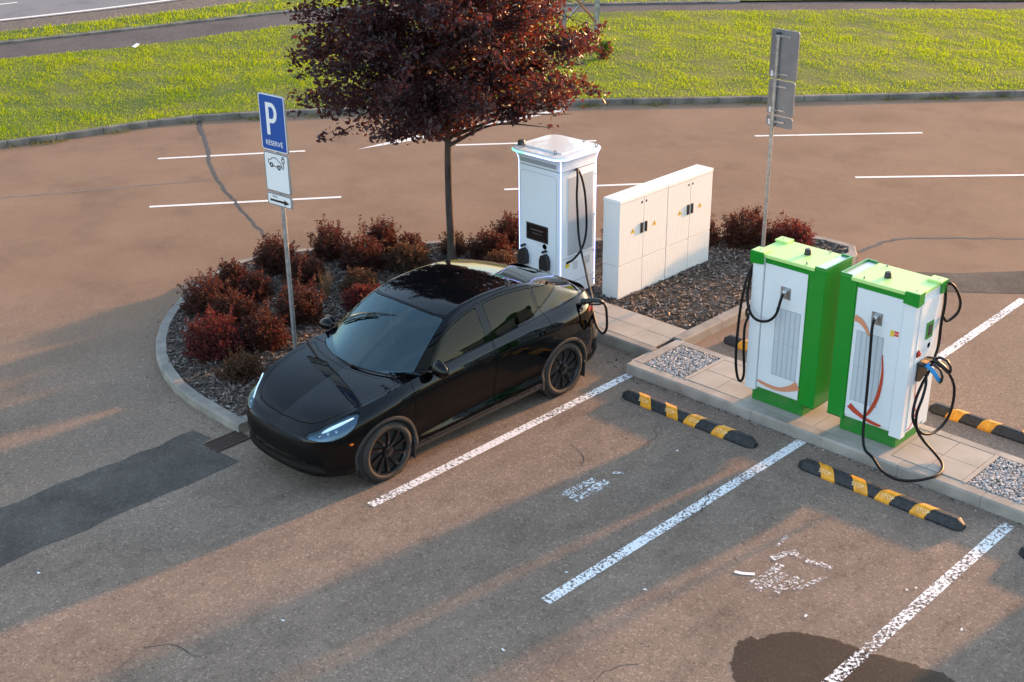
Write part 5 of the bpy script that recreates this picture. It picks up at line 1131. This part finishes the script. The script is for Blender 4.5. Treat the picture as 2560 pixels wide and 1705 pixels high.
# cap grille, door, screen
m = MB(); m.box(-.345, .335, -.4075, -.392, 1.905, 1.985); gv = m.build('cap_grille', whg, wc)
m = MB()
for k in range(9): m.box(-.335, .325, -.4090, -.4074, 1.911+k*.008, 1.914+k*.008)
m.build('louvres', plasm, gv)
m = MB(); f_ = rrect(-.35, .315, .28, 1.78, .06); stroke(m, f_, .006, -.3865, True); m.build('door_seam', P('seam_grey', (.35, .38, .42), .5), wc)
m = MB(); m.box(-.235, .165, -.396, -.385, .775, 1.025, .004); sf = m.build('screen_frame', plasm, wc); m = MB(); m.box(-.215, .145, -.3975, -.396, .795, 1.005); sn = m.build('screen', P('dark_display', (.018, .013, .012), .12), sf)
m = MB(); m.box(-.15, .08, -.3982, -.3975, .93, .945); m.box(-.12, .05, -.3982, -.3975, .88, .89); m.build('display_text', P('display_glow', (.1, .09, .09), .4), sf)
m = MB()
for k in range(3): m.box(-.04, .04, -.3858, -.3852, .745-.015*k, .749-.015*k)
m.build('fine_print', grille, wc)
m = MB(); m.lathe([(.036, -.3862), (.040, -.3862)], 20, (.10, 0, .72), 'y'); m.build('stamp', grille, wc)
for x in (-.27, .13):
    m = MB(); m.prism([(x-.075, .40), (x-.075, .53), (x-.05, .60), (x, .625), (x+.05, .60), (x+.075, .53), (x+.075, .40), (x, .36)], -.46, -.386, 'y'); m.lathe([(0, -.47), (.02, -.468), (.02, -.386)], 12, (x, 0, .665), 'y'); fixn(m.build('holster', plasm, wc))
# right side grille
m = MB(); m.box(.395, .401, -.24, .30, .62, 1.76); sg = m.build('side_grille', whg, wc)
m = MB()
for k in range(56): z_ = .635+k*.02; m.box(.401, .4035, -.23, .29, z_, z_+.009)
m.build('louvres', P('louvre_grey', (.36, .39, .42), .5), sg)
m = MB(); m.box(.395, .4005, -.34, .36, .585, .589); sg2 = P('seam_grey2', (.30, .32, .35), .5); m.build('panel_seam', sg2, wc); m = MB(); m.box(.395, .4005, -.34, .36, .20, .204); m.build('panel_seam', sg2, wc)
m = MB(); m.box(.395, .3985, -.28, -.20, .44, .50); m.build('warning_label', P('label_yellow2', (.75, .55, .05), .5), wc)
m = MB(); m.box(.395, .3985, .12, .25, .40, .52); m.box(.395, .3985, -.12, -.02, .38, .50); m.build('info_label', P('label_pale', (.55, .58, .62), .5), wc)
for y, z_ in ((.345, 1.70), (.345, 1.10), (.345, .56), (.345, .12)): m = MB(); m.lathe([(0, .404), (.010, .402), (.011, .395)], 8, (0, y, z_), 'x'); m.build('screw', plasm, wc)
# light strips: up the corners, out along the flare, round the rim
def corner_led(sx, sy, name='light_strip'):
    pts = [(sx*.385, sy*.375, .02), (sx*.385, sy*.375, 1.0), (sx*.385, sy*.375, 1.86)]
    for k in range(1, 9): u_ = k/8; e = .085*u_**2.4; pts.append((sx*(.385+e*.52), sy*(.375+e*(.80 if sy < 0 else .48)), 1.866+.20*u_))
    m = MB(); m.tube(pts, .0055 if sx > 0 else .004, 6); m.build(name, ledm, wc, smooth=True)
for sx, sy in ((1, -1), (-1, -1), (1, 1)): corner_led(sx, sy)
rim = rr(-.484, .484, -.508, .474, .18, 2.062, 8)
n_ = len(rim); k0 = max(range(n_), key=lambda i: (-rim[i][0]-rim[i][1]))
front = [q for q in rim if q[1] < -.30]
front = sorted([q for q in front], key=lambda q: q[0])
right_ = sorted([q for q in rim if q[0] > .40 and q[1] > -.38], key=lambda q: q[1])
fpath = []
for q in rim: pass
i_start = min(range(n_), key=lambda i: (rim[i][0]+.484)**2+(rim[i][1]+.39)**2); path = [rim[(i_start+j) % n_] for j in range(n_)]
i_end = next(j for j, q in enumerate(path) if q[0] > .45 and q[1] > .26)
path = path[:i_end+1]; dense = [np.array(path[0])]
for a, c_ in zip(path[:-1], path[1:]):
    nseg = max(1, int(np.linalg.norm(np.array(c_)-a)/.05)); dense += [np.array(a)+(np.array(c_)-a)*k/nseg for k in range(1, nseg+1)]
cutg = next(i for i, q in enumerate(dense) if q[0] > -.18)
m = MB(); m.tube(dense[:cutg+1], .007, 6); m.build('light_strip', ledg, wc, smooth=True); m = MB(); m.tube(dense[cutg:], .010, 6); m.build('light_strip', ledm, wc, smooth=True)
hose('charging_cable', [(-4.76, 1.34, 2.02), (-4.66, 1.27, 2.06), (-4.60, 1.21, 1.95), (-4.60, 1.20, 1.70), (-4.58, 1.20, 1.40), (-4.54, 1.18, 1.15), (-4.40, 1.08, .96), (-4.10, .81, .90), (-3.60, .31, .93), (-3.25, -.03, .95), (-2.98, -.32, .93), (-2.86, -.42, .85), (-2.77, -.46, .76), (-2.70, -.44, .70), (-2.655, -.42, .77), (-2.645, -.43, .93), (-2.655, -.44, 1.06), (-2.69, -.45, 1.13)], .0165, 'hose from the white charger down to the socket of the black car')
hose('charging_cable', [(-4.76, 1.38, 2.02), (-4.67, 1.30, 2.05), (-4.60, 1.30, 1.95), (-4.59, 1.36, 1.72), (-4.60, 1.41, 1.40), (-4.61, 1.42, 1.10), (-4.63, 1.36, .88), (-4.68, 1.24, .73), (-4.76, 1.16, .66)], .0165, 'second hose hanging on the side grille of the white charger')
hose('charging_cable', [(-5.50, 1.45, 2.0), (-5.60, 1.42, 1.98), (-5.62, 1.40, 1.75), (-5.64, 1.40, 1.40), (-5.62, 1.38, 1.0), (-5.60, 1.36, .6), (-5.56, 1.34, .40)], .0165, 'hose on the far left side of the white charger')
# plug in the car
t = thing('charging_connector', 'black connector handle plugged into the rear flank of the car', 'connector', (-2.875, -.60, 1.13), 0, 'charging connectors')
m = MB(); m.tube([(-.02, 0, 0), (.03, .02, .01), (.09, .07, .025), (.15, .12, .02), (.19, .15, -.01)], [.033, .035, .030, .026, .022], 10); m.build('grip', plasm, t, smooth=True)
m = MB(); m.tube([(.04, .04, -.035), (.06, .10, -.05), (.12, .15, -.045), (.17, .155, -.02)], .013, 8); m.build('trigger_guard', plasm, t, smooth=True)
m = MB(); m.lathe([(0, -.03), (.042, -.03), (.044, 0), (.036, .02), (0, .02)], 14, (0, 0, 0), 'x'); m.build('nose', plasm, t, smooth=True, angle=40)
# ================================================================ CABINETS
cabm = P('cabinet_grp', (.80, .795, .775), .42); n, l, b_ = nodes(cabm); tcn = n.new('ShaderNodeTexCoord'); wv = n.new('ShaderNodeTexWave'); wv.wave_type = 'BANDS'; wv.bands_direction = 'Y'; wv.inputs['Scale'].default_value = 7.5; l.new(tcn.outputs['Object'], wv.inputs['Vector'])
crp = n.new('ShaderNodeValToRGB'); crp.color_ramp.elements[0].position = .80; crp.color_ramp.elements[1].position = .95; l.new(wv.outputs['Fac'], crp.inputs[0]); bp = n.new('ShaderNodeBump'); bp.inputs['Strength'].default_value = .8; bp.inputs['Distance'].default_value = .006; l.new(crp.outputs[0], bp.inputs['Height']); l.new(bp.outputs[0], b_.inputs['Normal'])
mixr = n.new('ShaderNodeValToRGB'); mixr.color_ramp.elements[0].color = (.80, .795, .775, 1); mixr.color_ramp.elements[1].color = (.68, .675, .65, 1); l.new(crp.outputs[0], mixr.inputs[0]); l.new(mixr.outputs[0], b_.inputs['Base Color'])
roofm = P('cabinet_roof', (.84, .835, .82), .45); yel = P('warning_yellow', (.80, .52, .02), .45)
def cabinet(y, label):
    t = thing('electrical_cabinet', label, 'cabinet', (-4.35, y, .085), 0, 'white electrical cabinets'); L = 1.108
    m = MB(); m.box(-.145, .140, .004, L-.004, 0, .515, .004); m.build('plinth', cabm, t)
    m = MB(); m.box(-.150, .140, .003, L-.003, .52, 1.455, .004); m.build('housing', cabm, t)
    m = MB(); m.box(-.158, .158, .0, L, 1.455, 1.515, .012); m.build('roof', roofm, t)
    for k in range(2):
        y0, y1 = .006+k*L/2, (k+1)*L/2-.004
        m = MB(); m.box(.140, .152, y0, y1, .528, 1.450, .003); d_ = m.build('door', cabm, t)
        hy = y1-.045 if k == 0 else y0+.045
        m = MB(); m.box(.152, .170, hy-.022, hy+.022, .92, 1.075, .006); m.build('handle', plasm, d_)
        ty = hy-.20 if k == 0 else hy+.20; s_ = .045
        m = MB(); m.add([(.1535, ty-s_, .96), (.1535, ty+s_, .96), (.1535, ty, 1.04)], [(0, 1, 2)]); m.build('warning_triangle', yel, d_)
        m = MB(); m.add([(.1545, ty-.004, .967), (.1545, ty+.008, .99), (.1545, ty+.002, .992), (.1545, ty+.008, 1.015), (.1545, ty-.008, .99), (.1545, ty-.001, .989)], [(0, 1, 2, 3, 4, 5)]); m.build('bolt_symbol', black, d_)
        m = MB(); tri = [(ty-s_, .96), (ty+s_, .96), (ty, 1.04)]; stroke(m, tri, .003, 0, True); m.v = [(.1542, x, z_) for x, _, z_ in m.v]; m.build('triangle_border', black, d_)
        my = hy; m = MB(); m.lathe([(.012, .1532), (.019, .1532)], 12, (0, my, 1.385), 'x'); m.build('maker_mark', P('mark_red', (.35, .16, .14), .5), d_)
        m = MB(); m.box(.140, .150, y0, y1, .006, .508, .003); m.build('plinth_panel', cabm, t)
        m = MB(); m.box(.128, .1405, (y1 if k == 0 else L-.0)-.001, (y1 if k == 0 else L)+.005 if k == 0 else L-.0005, .0, 1.45); m.build('joint', P('joint_grey', (.18, .18, .18), .6), t)
    return t
cabinet(1.665, 'white double-door electrical cabinet standing beside the white charger')
cabinet(2.777, 'white double-door electrical cabinet nearer the red shrubs, further from the car')
# litter
o = MB(); o.box(-.02, .02, -.035, .035, 0, .004); o = o.build('paper_scrap', sign_white); tag(o, 'white scrap of paper on the lawn near the footpath', 'litter', loc=(-25.6, 6.6, .20)); o.scale = (2.5, 3.5, 3); o.rotation_euler = (.2, .2, .5)
car, CI = build_car((-3.76, -4.785, 0))
